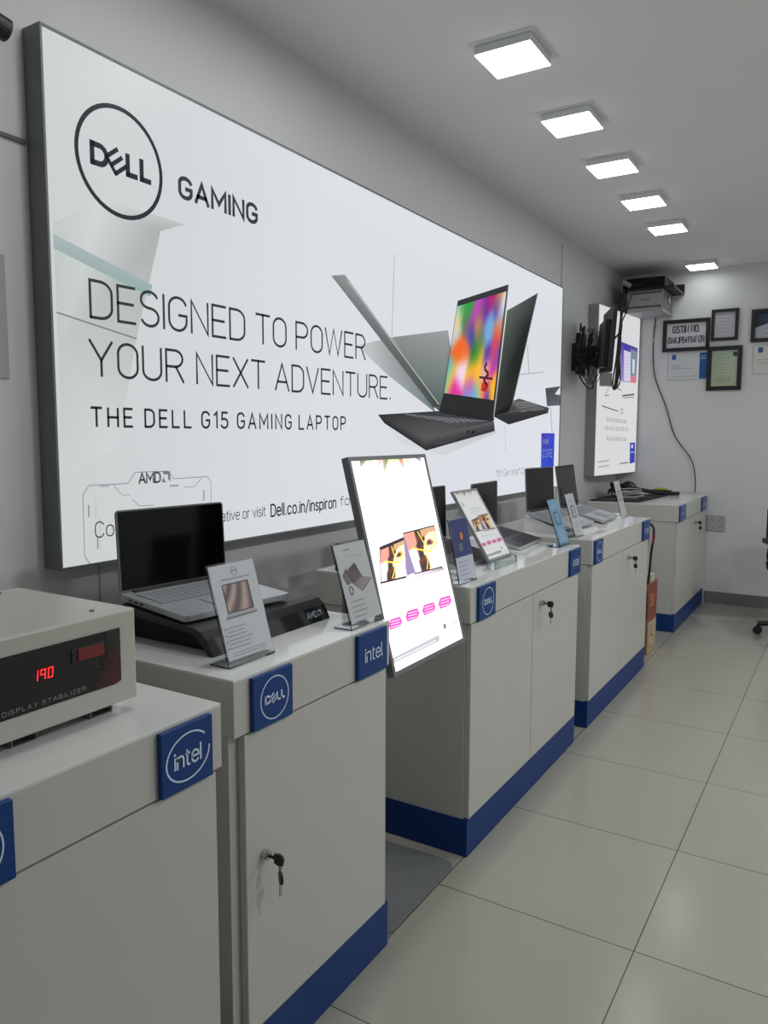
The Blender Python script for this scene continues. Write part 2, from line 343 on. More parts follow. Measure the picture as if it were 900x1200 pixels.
# ================================================================ ceiling lamps
for i, (y, lab) in enumerate(((2.71, 'square glowing ceiling panel nearest the camera, top of the row'), (3.385, 'second square ceiling panel from the camera'), (4.03, 'third square ceiling panel from the camera'),
        (4.70, 'fourth square ceiling panel from the camera'), (5.365, 'fifth square ceiling panel, last before the gap in the row'), (6.66, 'square ceiling panel set apart at the far end, near the back wall'))):
    if i == 0:
        l0 = thing('ceiling_lamp', lab, 'ceiling light', (.685, y, ZC), 0, 'square ceiling lamps in a row')
        bm = BM()
        for s in (-1, 1):
            box(bm, s*.114-.010, s*.114+.010, -.124, .124, -.004, 0); box(bm, -.104, .104, s*.114-.010, s*.114+.010, -.004, 0)
        obj('frame', bm, 'lampframe', l0)
        bm = BM(); box(bm, -.104, .104, -.104, .104, -.033, -.0052); obj('housing', bm, 'lampframe', l0)
        obj('diffuser', box(BM(), -.1025, .1025, -.1025, .1025, -.036, -.0332), 'lamp', l0)
    else: dup(l0, (.685, y, ZC), lab)

# ================================================================ the large lit wall poster
lb = thing('light_box', 'huge backlit gaming laptop advertisement in grey frame on the left wall', 'light box', (0, 3.2, 1.05))
R0 = Vector((0, 3.2, 1.05)); PY0, PY1, PZ0, PZ1 = 1.236, 5.15, 1.05, 2.398
bm = BM(); o_ = Matrix.Translation(-R0)
for (y0, y1, z0, z1) in ((PY0, PY0+.006, PZ0, PZ1), (PY1-.006, PY1, PZ0, PZ1), (PY0+.006, PY1-.006, PZ0, PZ0+.006), (PY0+.006, PY1-.006, PZ1-.006, PZ1)): box(bm, .001, .069, y0, y1, z0, z1, o_)
obj('frame', bm, 'dark_alu', lb)
obj('backing', box(BM(), .001, .02, PY0+.006, PY1-.006, PZ0+.006, PZ1-.006, o_), 'dark_alu', lb)
P = Plane((.064, 0, 0), (0, 1, 0), (0, 0, 1), R0)
def bg(u, v):   # sheet colour with backlight falloff painted in: dimmer and slightly greener to the left
    k = min(1, u/.3); a = (206, 213, 212); c = (224, 228, 232); d = (226, 229, 238)
    r = [a[i]*(1-k)+c[i]*k for i in range(3)]
    return tuple(r[i]*(1-u*v)+d[i]*u*v for i in range(3))
A = Art(P); A.quadgrid((PY0+.006, PZ1-.006), (PY1-.006, PZ1-.006), (PY1-.006, PZ0+.006), (PY0+.006, PZ0+.006), 24, 8, bg, 0); A.build('diffuser', 'print_lit', lb)
A = Art(P, True)
A.poly([(62, 262), (120, 232), (216, 263), (188, 271), (158, 405), (68, 405)], [(196, 204, 203), (214, 219, 219), (190, 195, 195), (172, 178, 177), (192, 197, 197), (196, 203, 202)], 1)
A.poly([(68, 405), (158, 405), (138, 525), (74, 560)], [(196, 203, 202), (192, 197, 197), (215, 219, 221), (208, 214, 214)], 1)
A.poly([(62, 274), (178, 334), (176, 348), (62.5, 291)], [(168, 186, 184), (158, 180, 178), (150, 172, 170), (162, 180, 178)], 2)
A.line((66, 366), (160, 397), .004, (120, 128, 128), 2)
A.poly([(461, 395), (525, 387), (530, 420), (515, 482), (500, 470)], [(140, 143, 144), (158, 162, 162), (108, 126, 123), (66, 92, 90), (80, 100, 98)], 1)
A.poly([(418, 405), (461, 395), (505, 472), (512, 485), (455, 440)], [(208, 212, 214), (150, 154, 154), (78, 100, 98), (100, 118, 116), (170, 176, 178)], 1)
A.poly([(388, 323), (404, 322), (516, 476), (508, 478)], [(128, 131, 131), (150, 153, 153), (58, 64, 64), (66, 72, 72)], 2)
A.line((408, 330), (514, 474), .006, (186, 190, 190), 3)
A.line((462, 298), (459, 394), .006, (176, 182, 184), 2)
A.line((618, 404), (620, 438), .008, (130, 136, 138), 1); A.line((609, 439), (637, 436), .004, (150, 152, 152), 1)
A.line((592, 498), (592.5, 530), .005, (170, 174, 178), 1); A.line((645, 478), (647, 507), .008, (110, 114, 118), 1)
A.poly([(639, 455), (657, 452.5), (650, 462), (657.5, 463), (657, 475), (641, 476)], [(60, 64, 70), (80, 84, 90), (70, 74, 80), (96, 100, 106), (90, 94, 102), (84, 88, 96)], 1)
A.poly([(443, 487), (579, 505), (586, 506), (520, 534), (470, 520)], [(222, 225, 228), (196, 199, 203), (216, 219, 223), (216, 219, 223), (218, 221, 225)], 1)
# second laptop, seen from behind
A.poly([(594, 364), (630, 343.5), (601, 470.5), (596, 482), (579, 487)], [(88, 98, 90), (38, 42, 40), (20, 22, 22), (14, 16, 16), (20, 24, 22)], 3)
A.line((630, 343.5), (601, 470.5), .008, (140, 144, 144), 4)
A.poly([(596, 472), (608, 467), (643, 478), (642, 484), (596, 497.5), (578, 488)], [(70, 72, 72), (84, 86, 88), (60, 62, 64), (28, 29, 30), (20, 20, 22), (34, 36, 36)], 3)
for k in range(6): A.line((600+k*2, 471.5+k*2.2), (622+k*3, 471+k*1.6), .004, (140, 142, 144), 4)
A.line((596, 482.5), (641, 477.5), .01, (78, 80, 82), 4)
for u in (617, 622): A.poly([(u, 481.5), (u+3, 481), (u+3, 483), (u, 483.8)], (14, 14, 16), 5)
A.line((594, 411), (598, 396), .006, (60, 74, 66), 4); A.ring(P.px(594, 404), .03, .05, .006, (46, 56, 50), 4, n=14)
# first laptop
A.poly([(536, 352.5), (595.5, 333.3), (577.5, 490), (514.5, 480), (519.5, 461)], [(40, 44, 48), (34, 36, 40), (14, 15, 17), (26, 28, 31), (28, 30, 34)], 5)
A.line((595.3, 334), (577.7, 489), .012, (120, 122, 126), 6)
random.seed(3)
blobs = [(random.random(), random.random(), random.choice([(214, 60, 170), (230, 120, 200), (96, 60, 170), (60, 120, 210), (90, 190, 220), (240, 120, 60), (250, 190, 60), (60, 160, 80), (235, 225, 240), (190, 40, 110)])) for _ in range(34)]
blobs += [(.5, .52, (30, 150, 60)), (.52, .42, (60, 140, 80)), (.46, .56, (50, 130, 60)), (.1, .5, (240, 110, 40)), (.9, .42, (245, 150, 40)), (.85, .55, (235, 90, 50)), (.5, .2, (120, 60, 170)), (.4, .1, (200, 70, 190)), (.2, .95, (220, 60, 160)), (.5, .92, (225, 90, 180)), (.02, .1, (225, 228, 240)), (.98, .08, (225, 226, 240)), (.05, .3, (190, 215, 240)), (.95, .25, (140, 190, 235)), (.25, .75, (240, 220, 235)), (.75, .75, (235, 205, 225)), (.35, .35, (60, 90, 170)), (.7, .32, (50, 110, 190))]
def wallpaper(u, v):
    r = [0, 0, 0]; t = 0
    for bu, bv, c in blobs:
        k = math.exp(-((u-bu+.03*math.sin(9*v))**2*230+(v-bv)**2*75))+1e-5; t += k
        for i in range(3): r[i] += c[i]*k
    return tuple(max(0, min(255, (x/t-128)*1.15+122)) for x in r)
A.quadgrid((535.5, 359), (592.8, 341.5), (577.8, 469), (520, 460.5), 22, 30, wallpaper, 6)
A.path([(570, 425), (567, 432), (572, 438), (566, 446), (571, 452), (566, 458)], .02, (96, 14, 30), 7)
A.poly([(564, 449), (572, 449), (570, 459), (563, 458)], (200, 50, 30), 7); A.line((561, 442), (577, 444), .012, (60, 20, 40), 8)
A.poly([(442.5, 486), (516, 481.5), (577, 492.5), (578.5, 494), (497, 513.5)], [(40, 41, 44), (52, 54, 57), (62, 64, 66), (56, 58, 60), (84, 86, 88)], 4)
A.poly([(442.5, 486), (497, 513.5), (578.6, 494), (579.5, 505), (499, 528), (450, 496)], [(40, 41, 43), (84, 85, 88), (84, 85, 88), (20, 21, 23), (10, 11, 12), (9, 10, 11)], 5)
for k in range(6): A.line((474+k*10.5, 485+k*1.0), (530+k*8, 495.5-k*.4), .006, (112, 114, 118), 6)
for k in range(10): A.line((484+k*8, 484.2+k*.2), (506+k*7, 494+k*.1), .003, (24, 25, 27), 7)
for u in (546, 552): A.poly([(u, 505), (u+4, 504), (u+4, 507.5), (u, 508.7)], (12, 12, 14), 7)
A.poly([(558, 503), (572, 499.5), (572, 503.5), (558, 507.3)], (60, 62, 66), 7)
for k in range(8): A.line((509+k*3, 522.5-k*.7), (511.5+k*3, 519-k*.7), .006, (72, 74, 78), 7)
A.poly([(514, 480), (519, 478), (577, 487), (579, 492), (575, 494), (516, 483.5)], (16, 17, 20), 7)
# processor badge, bottom right
A.poly([(634.2, 507.6), (649.7, 507.6), (648.6, 547), (633.6, 549.5)], [(60, 44, 180), (36, 70, 210), (30, 60, 205), (34, 80, 220)], 4)
# framed chip drawing, bottom left
chip = [(97, 580), (104, 569), (150, 566.5), (158, 553.5), (197, 552), (203, 561), (243, 558.5), (247, 565), (247, 600)]
A.path(chip, .0022, (130, 134, 140), 2); A.path([(97, 580), (99, 652), (108, 664)], .0022, (130, 134, 140), 2)
A.path([(132, 568), (143, 580), (153, 580)], .002, (150, 152, 158), 2); A.path([(215, 571), (228, 570), (236, 560)], .002, (140, 142, 150), 2)
A.path([(155, 585), (163, 593), (180, 592)], .002, (140, 142, 150), 2); A.line((117, 606), (117, 645), .0015, (170, 172, 178), 2); A.line((112, 585), (112, 606), .0015, (170, 172, 178), 2)
for k in range(7): A.line((103, 593+k*2), (104.6, 592.9+k*2), .0035, (110, 112, 118), 2); A.line((238, 575+k*1.8), (239.4, 574.9+k*1.8), .0035, (110, 112, 118), 2); A.line((113.5, 630+k*2), (115, 629.9+k*2), .0035, (110, 112, 118), 2)
for k in range(6): A.line((118+k*1.7, 571), (118.2+k*1.7, 568), .003, (150, 152, 158), 2); A.line((199+k*1.7, 569.5-k*.1), (200+k*1.7, 569.3-k*.1), .006, (110, 112, 118), 2)
dell_logo(A, (1.472, 2.137), .141, (34, 37, 44), 3)
amd_mark(A, 1.588, 1.262, .032, (120, 122, 130), 3)
A.build('printed_artwork', 'print_lit', lb)
text('GAMING', P, 1.684, 2.104, 2.026, 2.160, 'text', lb, 4, .22, track=.22)
text('DESIGNED TO POWER', P, 1.357, 1.712, 2.691, 1.808, 'text', lb, 4, .085)
text('YOUR NEXT ADVENTURE.', P, 1.350, 1.560, 2.896, 1.652, 'text', lb, 4, .085)
text('THE DELL G15 GAMING LAPTOP', P, 1.348, 1.425, 2.547, 1.474, 'text', lb, 4, .145, track=.36)
text('AMD', P, 1.502, 1.264, 1.580, 1.292, 'textgrey', lb, 4, .2)
text('Contact', P, 1.348, 1.124, 1.545, 1.166, 'text', lb, 4, .08); text('represent', P, 1.62, 1.124, 1.827, 1.156, 'text', lb, 4, .09)
text('ative or visit', P, 1.835, 1.122, 2.052, 1.156, 'text', lb, 4, .09)
text('Dell.co.in/inspiron', P, 2.082, 1.117, 2.478, 1.158, 'text', lb, 4, .15, track=.20)
text('for more', P, 2.51, 1.122, 2.80, 1.158, 'text', lb, 4, .10)
text('11th Gen Intel\u00ae Core\u2122 i7', P, 4.06, 1.168, 4.66, 1.206, 'textgrey', lb, 4, .07)
text('intel', P, 4.82, 1.350, 4.92, 1.385, 'badge_print', lb, 11, .16); text('CORE', P, 4.815, 1.262, 5.0, 1.312, 'badge_print', lb, 11, .1)

# ================================================================ second light box in the far corner
R1 = Vector((0, 6.4, 1.09)); l2 = thing('light_box', 'smaller backlit laptop poster in the far corner behind the television', 'light box', R1)
p0, p1 = Vector((.085, 5.93, 0)), Vector((.172, 6.865, 0)); dd = (p1-p0).normalized(); W2 = (p1-p0).length
bm = BM(); z0, z1 = 1.088, 2.405
q = [(.002, 5.94), (p0.x, p0.y), (p1.x, p1.y), (p1.x-.09, 6.872), (.002, 6.75)]
a = [bm.verts.new((x-R1.x, y-R1.y, z0-R1.z)) for x, y in q]; c_ = [bm.verts.new((x-R1.x, y-R1.y, z1-R1.z)) for x, y in q]
bm.faces.new(a); bm.faces.new(c_)
for i in range(5): bm.faces.new((a[i], a[(i+1) % 5], c_[(i+1) % 5], c_[i]))
obj('frame', bm, 'frame_grey', l2)
P2 = Plane((p0.x, p0.y, z0), dd, (0, 0, 1), R1)
A = Art(P2); H2 = z1-z0; A.rect(.004, .004, W2-.004, H2-.004, (220, 220, 222), 2)
A.upx = True
A.poly([(727, 400), (747, 408), (745.5, 449), (727, 447)], [(60, 52, 150), (70, 60, 150), (196, 150, 180), (150, 140, 200)], 3)
A.poly([(731, 406), (739, 409), (738.5, 447), (731, 446.5)], (214, 208, 232), 4); A.poly([(739, 409), (746, 412), (745, 440), (738.7, 440)], (116, 140, 152), 4)
A.poly([(730, 402), (739, 406), (738.8, 413), (730.5, 410)], (70, 50, 170), 5); A.poly([(739, 441), (745, 442), (744.7, 449), (738.7, 448.3)], (226, 116, 122), 5)
A.poly([(741, 421), (743.5, 421.5), (743, 438), (741, 437.5)], (214, 226, 236), 5)
for k in range(8): A.line((731.5, 414+k*4), (738, 415+k*3.8), .004, (190, 182, 214), 5)
A.path([(714, 452), (709, 464), (714, 463)], .006, (90, 90, 94), 3); A.line((714, 452), (728, 457), .012, (150, 150, 152), 3); A.path([(729, 464), (743, 462)], .012, (60, 60, 64), 3); A.path([(730, 466.5), (743, 465)], .006, (90, 90, 94), 3)
A.line((705, 475.5), (724, 482), .008, (60, 60, 64), 3); A.ring(P2.px(728.5, 482), .03, .02, .006, (80, 80, 84), 3, n=14)
A.poly([(738, 518.7), (744, 518.5), (743.7, 541.7), (737.7, 543.5)], (52, 58, 176), 3); A.line((739.5, 523), (741.5, 523), .03, (210, 214, 240), 4); A.line((738.5, 530), (743.3, 529.7), .014, (130, 150, 220), 4)
A.line((726, 543.5), (736, 541.8), .01, (110, 112, 120), 3); A.line((700, 541.5), (714, 539.5), .012, (176, 177, 180), 3); A.line((700, 547.5), (714, 545.3), .012, (176, 177, 180), 3)
for r_, (u0, v0, u1, v1) in enumerate(((711, 491, 735, 494), (709, 501, 737, 503), (711, 513.5, 735, 514.5))):
    n = 13
    for k in range(n):
        t = k/n; u = u0+(u1-u0)*t; v = v0+(v1-v0)*t; A.line((u, v-2.2), (u+.5*(k % 3 == 0), v+2.4), .012, (150, 151, 156), 3)
        if k % 2: A.line((u, v+2), (u+1.2, v+2), .008, (150, 151, 156), 3)
A.build('printed_sheet', 'print_lit', l2)

# ================================================================ cabinets
def badge(root, org, y0, y1, x, kind, z0=.796, z1=.909):
    """blue sign plate on a cabinet's header; y,z in world, org = thing location"""
    r = Vector(org); o = obj('badge', box(BM(), x+.0004, x+.011, y0, y1, z0, z1, Matrix.Translation(-r)), 'badge', root, bevel=.0015)
    Pb = Plane((x+.0112, y0, z0), (0, 1, 0), (0, 0, 1), r); Wd, Hh = y1-y0, z1-z0
    A = Art(Pb); col = (206, 222, 240)
    if kind == 'dell': dell_logo(A, (Wd*.52, Hh*.5), min(Wd, Hh)*.40, col, 1, .06)
    elif kind == 'intel_ring': A.ring((Wd*.5, Hh*.5), Wd*.42, Hh*.36, .0032, col, 1, a0=28, a1=352, rot=.2)
    elif kind == 'intel': A.rect(Wd*.80, Hh*.36, Wd*.825, Hh*.39, col, 1)
    A.build('emblem', 'printp', o)
    if kind == 'intel_ring': text('intel', Pb, Wd*.24, Hh*.37, Wd*.74, Hh*.62, 'badge_print', o, 2, .14)
    if kind == 'intel': text('intel', Pb, Wd*.22, Hh*.36, Wd*.78, Hh*.66, 'badge_print', o, 2, .12)
    return o
def keys(door, org, x, y, z, full=True):
    T = Matrix.Translation(-Vector(org)); bm = BM(); cyl(bm, (x, y, z), (x+.014, y, z), .011); cyl(bm, (x+.014, y, z), (x+.017, y, z), .008); bm.transform(T); obj('lock', bm, 'chrome', door, smooth=False)
    bm = BM(); cyl(bm, (x+.017, y, z), (x+.032, y, z), .0035, n=8); box(bm, x+.030, x+.052, y-.002, y+.002, z-.012, z+.010); cyl(bm, (x+.042, y-.003, z-.001), (x+.042, y+.003, z-.001), .0125)
    bm.transform(T); obj('key', bm, 'black', door)
    bm = BM()
    torus(bm, (x+.044, y+.001, z-.021), (1, .5, 0), .009, .0012)
    cyl(bm, (x+.044-.002, y+.002-.002, z-.043), (x+.044+.002, y+.002+.003, z-.043), .013); bm.transform(T); obj('key_head', bm, 'black', door)
    bm = BM(); box(bm, x+.043, x+.045, y-.002, y+.005, z-.082, z-.055); bm.transform(T); obj('key_blade', bm, 'chrome', door)
def cabinet(label, xf, y0, y1, doors, badges, lock=None, xb=.16, zk=.129, zh=.796, H=.916):
    org = Vector(((xf+xb)/2, (y0+y1)/2, 0)); T = Matrix.Translation(-org); t = thing('display_cabinet', label, 'cabinet', org)
    bm = BM(); box(bm, xb+.005, xf-.020, y0+.004, y1-.004, zk, zh-.002, T); obj('body', bm, 'white', t)
    obj('header', box(BM(), xb, xf, y0, y1, zh, H-.006, T), 'white', t, bevel=.001)
    obj('top_panel', box(BM(), xb, xf, y0, y1, H-.006, H, T), 'top', t, bevel=.001)
    obj('kick_panel', box(BM(), xb+.003, xf-.002, y0+.001, y1-.001, .002, zk, T), 'blue', t)
    for i, (a, b_) in enumerate(doors):
        d = obj('door', box(BM(), xf-.019, xf, a, b_, zk+.003, zh-.004, T), 'white', t, bevel=.001)
        if lock and lock[2] == i: keys(d, org, xf, lock[0], lock[1])
    for (a, b_, k) in badges: badge(t, org, a, b_, xf, k)
    return t
cabinet('nearest white display cabinet, cut off at the lower left, carrying the stabilizer', .847, .401, 1.001, [(.415, .985)], [(.458, .588, 'dell'), (.849, .968, 'intel_ring')], xb=.22)
cabinet('single-door white cabinet with keys hanging in its door, under the ramp and silver laptop', .781, 1.106, 1.705, [(1.136, 1.688)], [(1.153, 1.281, 'dell'), (1.541, 1.677, 'intel')], (1.190, .515, 0))
cabinet('two-door white cabinet just behind the tilted bright display stand', .778, 2.216, 3.358, [(2.225, 2.785), (2.789, 3.349)], [(2.262, 2.396, 'dell'), (3.205, 3.345, 'intel')], (2.865, .745, 1))
cabinet('two-door white cabinet third along the row with cartons at its far end', .778, 3.555, 4.722, [(3.565, 4.134), (4.138, 4.712)], [(3.575, 3.700, 'dell'), (4.535, 4.690, 'intel')], (4.225, .742, 1))
cabinet('farthest white cabinet standing against the back wall under the poster corner', .766, 5.668, 6.868, [(5.68, 6.266), (6.270, 6.856)], [(5.69, 5.90, 'dell'), (6.60, 6.82, 'intel')], (6.33, .735, 1), xb=.12)

# ================================================================ voltage stabilizer
org = Vector((.53, .62, .916)); T = Matrix.Translation(-org)
t = thing('voltage_stabilizer', 'cream box-shaped digital display stabilizer with black front panel, on nearest cabinet', 'stabilizer', org)
X0, X1, Y0, Y1, Z0, Z1 = .40, .738, .40, .905, .936, 1.099
obj('casing', box(BM(), X0, X1, Y0, Y1, Z0, Z1, T), 'cream', t, bevel=.004)
for (x, y) in ((.69, .70), (.69, .845), (.45, .70), (.45, .845), (.69, .46), (.45, .46)):
    bm = BM(); box(bm, x-.02, x+.025, y-.023, y-.020, .9161, .9362, T); box(bm, x-.02, x+.025, y+.020, y+.023, .9161, .9362, T); box(bm, x-.02, x+.025, y-.020, y+.020, .9161, .918, T); obj('foot', bm, 'dark_alu', t)
Ps = Plane((X1+.0008, Y0, Z0), (0, 1, 0), (0, 0, 1), org)
A = Art(Ps); a1 = .870-Y0; A.poly([(.03, .037), (a1-.012, .037), (a1, .041), (a1, .134), (.03, .134)], (10, 10, 12), 1)
A.poly([(a1-.055, .037), (a1-.012, .037), (a1, .041), (a1, .134), (a1-.03, .134), (a1-.03, .09)], [(40, 10, 14), (76, 14, 22), (70, 14, 20), (40, 42, 34), (34, 34, 28), (16, 10, 10)], 2)
for k in range(14):
    a, b_ = a1-.008-random.random()*.045, .046+random.random()*.05; A.line((a-.004, b_), (a+.005, b_+random.uniform(-.006, .006)), .0014, (110, 40, 50), 3)
A.build('front_panel', 'printp', t)
def seg(digits, a, b_, s, parent):
    bm = BM(); S = {'0': 'abcdef', '1': 'bc', '7': 'abc', '9': 'abcfg'}; g = {'a': (0, 2, 1, 2), 'b': (1, 1, 1, 2), 'c': (1, 0, 1, 1), 'd': (0, 0, 1, 0), 'e': (0, 0, 0, 1), 'f': (0, 1, 0, 2), 'g': (0, 1, 1, 1)}
    for i, ch in enumerate(digits):
        for k in S[ch]:
            x0, z0_, x1, z1_ = g[k]; oa = a+i*s*1.75; w_ = s*.14
            v = [Ps.pt(oa+p*s+(q_*.12*s), b_+q_*s, .002) for p, q_ in ((x0-.08, z0_-.08), (x1+.08, z0_-.08), (x1+.08, z1_+.08), (x0-.08, z1_+.08))]
            bm.faces.new([bm.verts.new(p) for p in v])
    obj('digit_display', bm, 'red_led', parent)
seg('190', .702-Y0, .084, .0075, t)
text('AUTOMATIC DIGITAL DISPLAY STABILIZER', Ps, .500-Y0, .0435, .797-Y0, .0500, 'keys', t, 3, .14, track=.30)
sw = obj('switch_housing', box(BM(), X1, X1+.003, .772, .836, 1.030, 1.054, T), 'black', t, bevel=.001)
obj('rocker_switch', box(BM(), X1+.0032, X1+.005, .783, .834, 1.032, 1.052, T), 'redswitch', t, bevel=.002)
for (x, y) in ((.70, .845), (.70, .5), (.43, .845)): bm = BM(); cyl(bm, (x, y, 1.099), (x, y, 1.1015), .004, n=10); bm.transform(T); obj('screw', bm, 'dark_alu', t)

# ================================================================ black ramp under the near laptop
org = Vector((.46, 1.42, .916)); T = Matrix.Translation(-org)
t = thing('laptop_ramp', 'black sloping plinth under the silver laptop on the keyed cabinet', 'laptop stand', org)
outer = [(.634, .9163), (.615, .952), (.597, .968), (.575, .974), (.31, .994), (.285, .988), (.275, .9163)]
inner = [(.290, .9163), (.297, .975), (.315, .982), (.565, .962), (.580, .955), (.600, .938), (.618, .9163)]
obj('shell', prism(BM(), outer+inner, 1.203, 1.641, T), 'black', t)
obj('inner_panel', prism(BM(), [(.30, .9163), (.307, .975), (.56, .956), (.585, .9163)], 1.235, 1.61, T), 'blackmat', t)
Pr = Plane((.6345, 0, .9163), (0, 1, 0), Vector((-.019, 0, .0357)), org)
A = Art(Pr); amd_mark(A, 1.600, .0145, .015, (200, 202, 208), 1); A.build('emblem', 'printp', t); text('AMD', Pr, 1.553, .0145, 1.594, .0295, 'badge_print', t, 2, .16)

# ================================================================ laptops
def laptop(label, loc, yaw, wd, dp, h, tilt, lean, deckm='silver', keym='keys', lidm='blackgloss', back='dark_alu', name='laptop', ports=False):
    """hinge at loc, front towards local +X; tilt drops the front edge, lean throws the lid back"""
    t = thing(name, label, 'laptop', loc, math.radians(yaw)); Rt_ = Matrix.Rotation(math.radians(tilt), 4, 'Y')
    bm = BM(); rbox(bm, -.008, dp, -wd/2, wd/2, -.014, 0, .012, mtx=Rt_); obj('base', bm, 'silver', t)
    if deckm != 'silver':
        bm = BM(); rbox(bm, -.004, dp-.003, -wd/2+.003, wd/2-.003, .0001, .0008, .010, mtx=Rt_); obj('top_plate', bm, 'darkdeck', t)
    bm = BM(); rows, cols = 5, 14; kx0, kx1 = dp*.10, dp*.52; kw = wd*.86/cols; kd = (kx1-kx0)/rows
    for i in range(rows):
        for j in range(cols): box(bm, kx0+i*kd+.0012, kx0+(i+1)*kd-.0012, -wd*.43+j*kw+.0012, -wd*.43+(j+1)*kw-.0012, .0009, .0022, Rt_)
    obj('keyboard', bm, keym, t)
    bm = BM(); rbox(bm, dp*.60, dp*.93, -wd*.15, wd*.15, .0009, .0014, .004, mtx=Rt_); obj('touchpad', bm, keym, t)
    Rl = Matrix.Rotation(math.radians(-lean), 4, 'Y')
    bm = BM(); mt = Matrix.Translation((-.004, 0, .002)) @ Rl
    # lid is a slab standing in the local YZ plane
    rot = mt @ Matrix(((0, 0, 1, 0), (0, 1, 0, 0), (1, 0, 0, 0), (0, 0, 0, 1)))
    rbox(bm, 0, h, -wd/2, wd/2, -.006, 0, .010, mtx=rot); lid = obj('lid', bm, back, t)
    bm = BM(); box(bm, .0001, .0007, -wd/2+.004, wd/2-.004, .006, h-.004, mt); obj('screen', bm, lidm, lid)
    bm = BM(); box(bm, .0008, .0011, -wd/2+.012, wd/2-.012, .020, h-.011, mt); obj('display_area', bm, 'blackgloss', lid)
    bm = BM(); cyl(bm, (0, -wd*.4, 0), (0, wd*.4, 0), .006, n=10); obj('hinge', bm, 'black', t)
    if ports:
        bm = BM()
        for k in range(3): box(bm, .03+k*.022, .042+k*.022, -wd/2-.0006, -wd/2+.001, -.010, -.005, Rt_)
        obj('ports', bm, 'black', t)
    return t
def ramp(label, xh, xf, y0, y1, zh, zf, yaw=0, name='laptop_riser'):
    cx, cy = (xh+xf)/2, (y0+y1)/2; t = thing(name, label, 'laptop stand', (cx, cy, .9162), math.radians(yaw)); a, b_ = xh-cx, xf-cx; h, f = zh-.9162, zf-.9162
    prof = [(a-.03, 0), (a-.03, h), (a, h)]+[(a+(b_-a)*k/6, h+(f-h)*(k/6)-.004*math.sin(math.pi*k/6)) for k in range(1, 7)]+[(b_+.02, f-.001), (b_+.02, 0)]
    obj('body', prism(BM(), prof, y0-cy, y1-cy), 'top', t, bevel=0); obj('lip', box(BM(), b_+.012, b_+.0198, y0-cy+.03, y1-cy-.03, f, f+.006), 'top', t)
    return t
laptop('silver laptop with dark screen open on the black ramp', (.318, 1.402, 1.0135), -6, .334, .245, .203, 4.4, 3, ports=True)
ramp('white sloping riser under the dark laptop behind the bright display stand', .425, .665, 2.37, 2.76, .970, .925)
laptop('open dark laptop mostly hidden behind the big display stand', (.425, 2.575, .992), 0, .34, .225, .21, 13, 2, 'dark_alu', 'darkkeys')
ramp('white sloping riser at the far end of the two-door cabinet', .435, .66, 2.94, 3.27, .968, .922, 4)
laptop('open laptop with charcoal keyboard beside the tilted tablet display', (.425, 3.125, .990), 4, .325, .215, .205, 13, 1, 'dark_alu', 'darkkeys')
ramp('tall curved white riser at the near end of the third cabinet', .42, .64, 3.70, 4.03, .992, .925, -4)
laptop('open silver laptop with black screen on the tall curved riser', (.418, 3.855, 1.014), -4, .345, .235, .222, 15, 3, 'silver', 'keys')
ramp('white riser under the laptop with the tilted grey screen', .45, .675, 4.06, 4.42, .985, .93, 2)
laptop('open pale laptop whose grey screen leans back, beyond the curved riser', (.448, 4.245, 1.006), 2, .35, .235, .232, 13, 9, 'silver', 'keys', 'blackmat')

# ================================================================ sign holders
def sign(label, x, y0, y1, h, xt, z0=.9165, paint=None, body='acrylic', foot=.055, name='sign_holder', cat='sign'):
    lean = math.asin((x-xt)/h); org = Vector((x, (y0+y1)/2, z0)); t = thing(name, label, cat, org)
    Pl = Plane((x, y0, z0+.003), (0, 1, 0), (-math.sin(lean), 0, math.cos(lean)), org); W = y1-y0
    def slab(bm, a0, a1, b0, b1, n0, n1):
        v = [bm.verts.new(Pl.pt(a, b_, n)) for a in (a0, a1) for b_ in (b0, b1) for n in (n0, n1)]
        for f in ((0, 1, 3, 2), (4, 6, 7, 5), (0, 4, 5, 1), (2, 3, 7, 6), (0, 2, 6, 4), (1, 5, 7, 3)): bm.faces.new([v[i] for i in f])
    bm = BM(); slab(bm, 0, W, 0, h, -.003, 0); obj('holder', bm, body, t)
    bm = BM(); box(bm, -foot, .001, -W/2, W/2, 0, .003); obj('foot', bm, body, t)
    bm = BM(); slab(bm, .003, W-.003, .012, h-.004, .0003, .0010); obj('card', bm, 'socket', t)
    A = Art(Plane(Pl.O+Pl.N*.0011, Pl.A, Pl.B, org)); paint(A, W, h); A.build('printed_card', 'printp', t)
    return t
def lines(A, a0, a1, b_, n, dy, col=(96, 96, 100), wd=.0012, jit=.3):
    for k in range(n): A.line((a0, b_-k*dy), (a0+(a1-a0)*(1-jit*random.random()), b_-k*dy), wd, col, 3)
def card_laptop(A, W, h, c0, c1):
    A.quadgrid((W*.22, h*.78), (W*.76, h*.78), (W*.76, h*.50), (W*.22, h*.50), 12, 10, lambda u, v: tuple(c0[i]*(.5+.5*math.sin(17*u+9*v*(1-u)))+c1[i]*(.5-.5*math.sin(17*u+9*v*(1-u))) for i in range(3)), 2)
    A.path([(W*.22, h*.78), (W*.76, h*.78), (W*.76, h*.50), (W*.22, h*.50)], .0022, (70, 66, 70), 3, True)
    A.poly([(W*.16, h*.465), (W*.82, h*.465), (W*.77, h*.495), (W*.21, h*.495)], (176, 172, 178), 3); A.line((W*.16, h*.455), (W*.82, h*.455), .003, (120, 118, 124), 3)
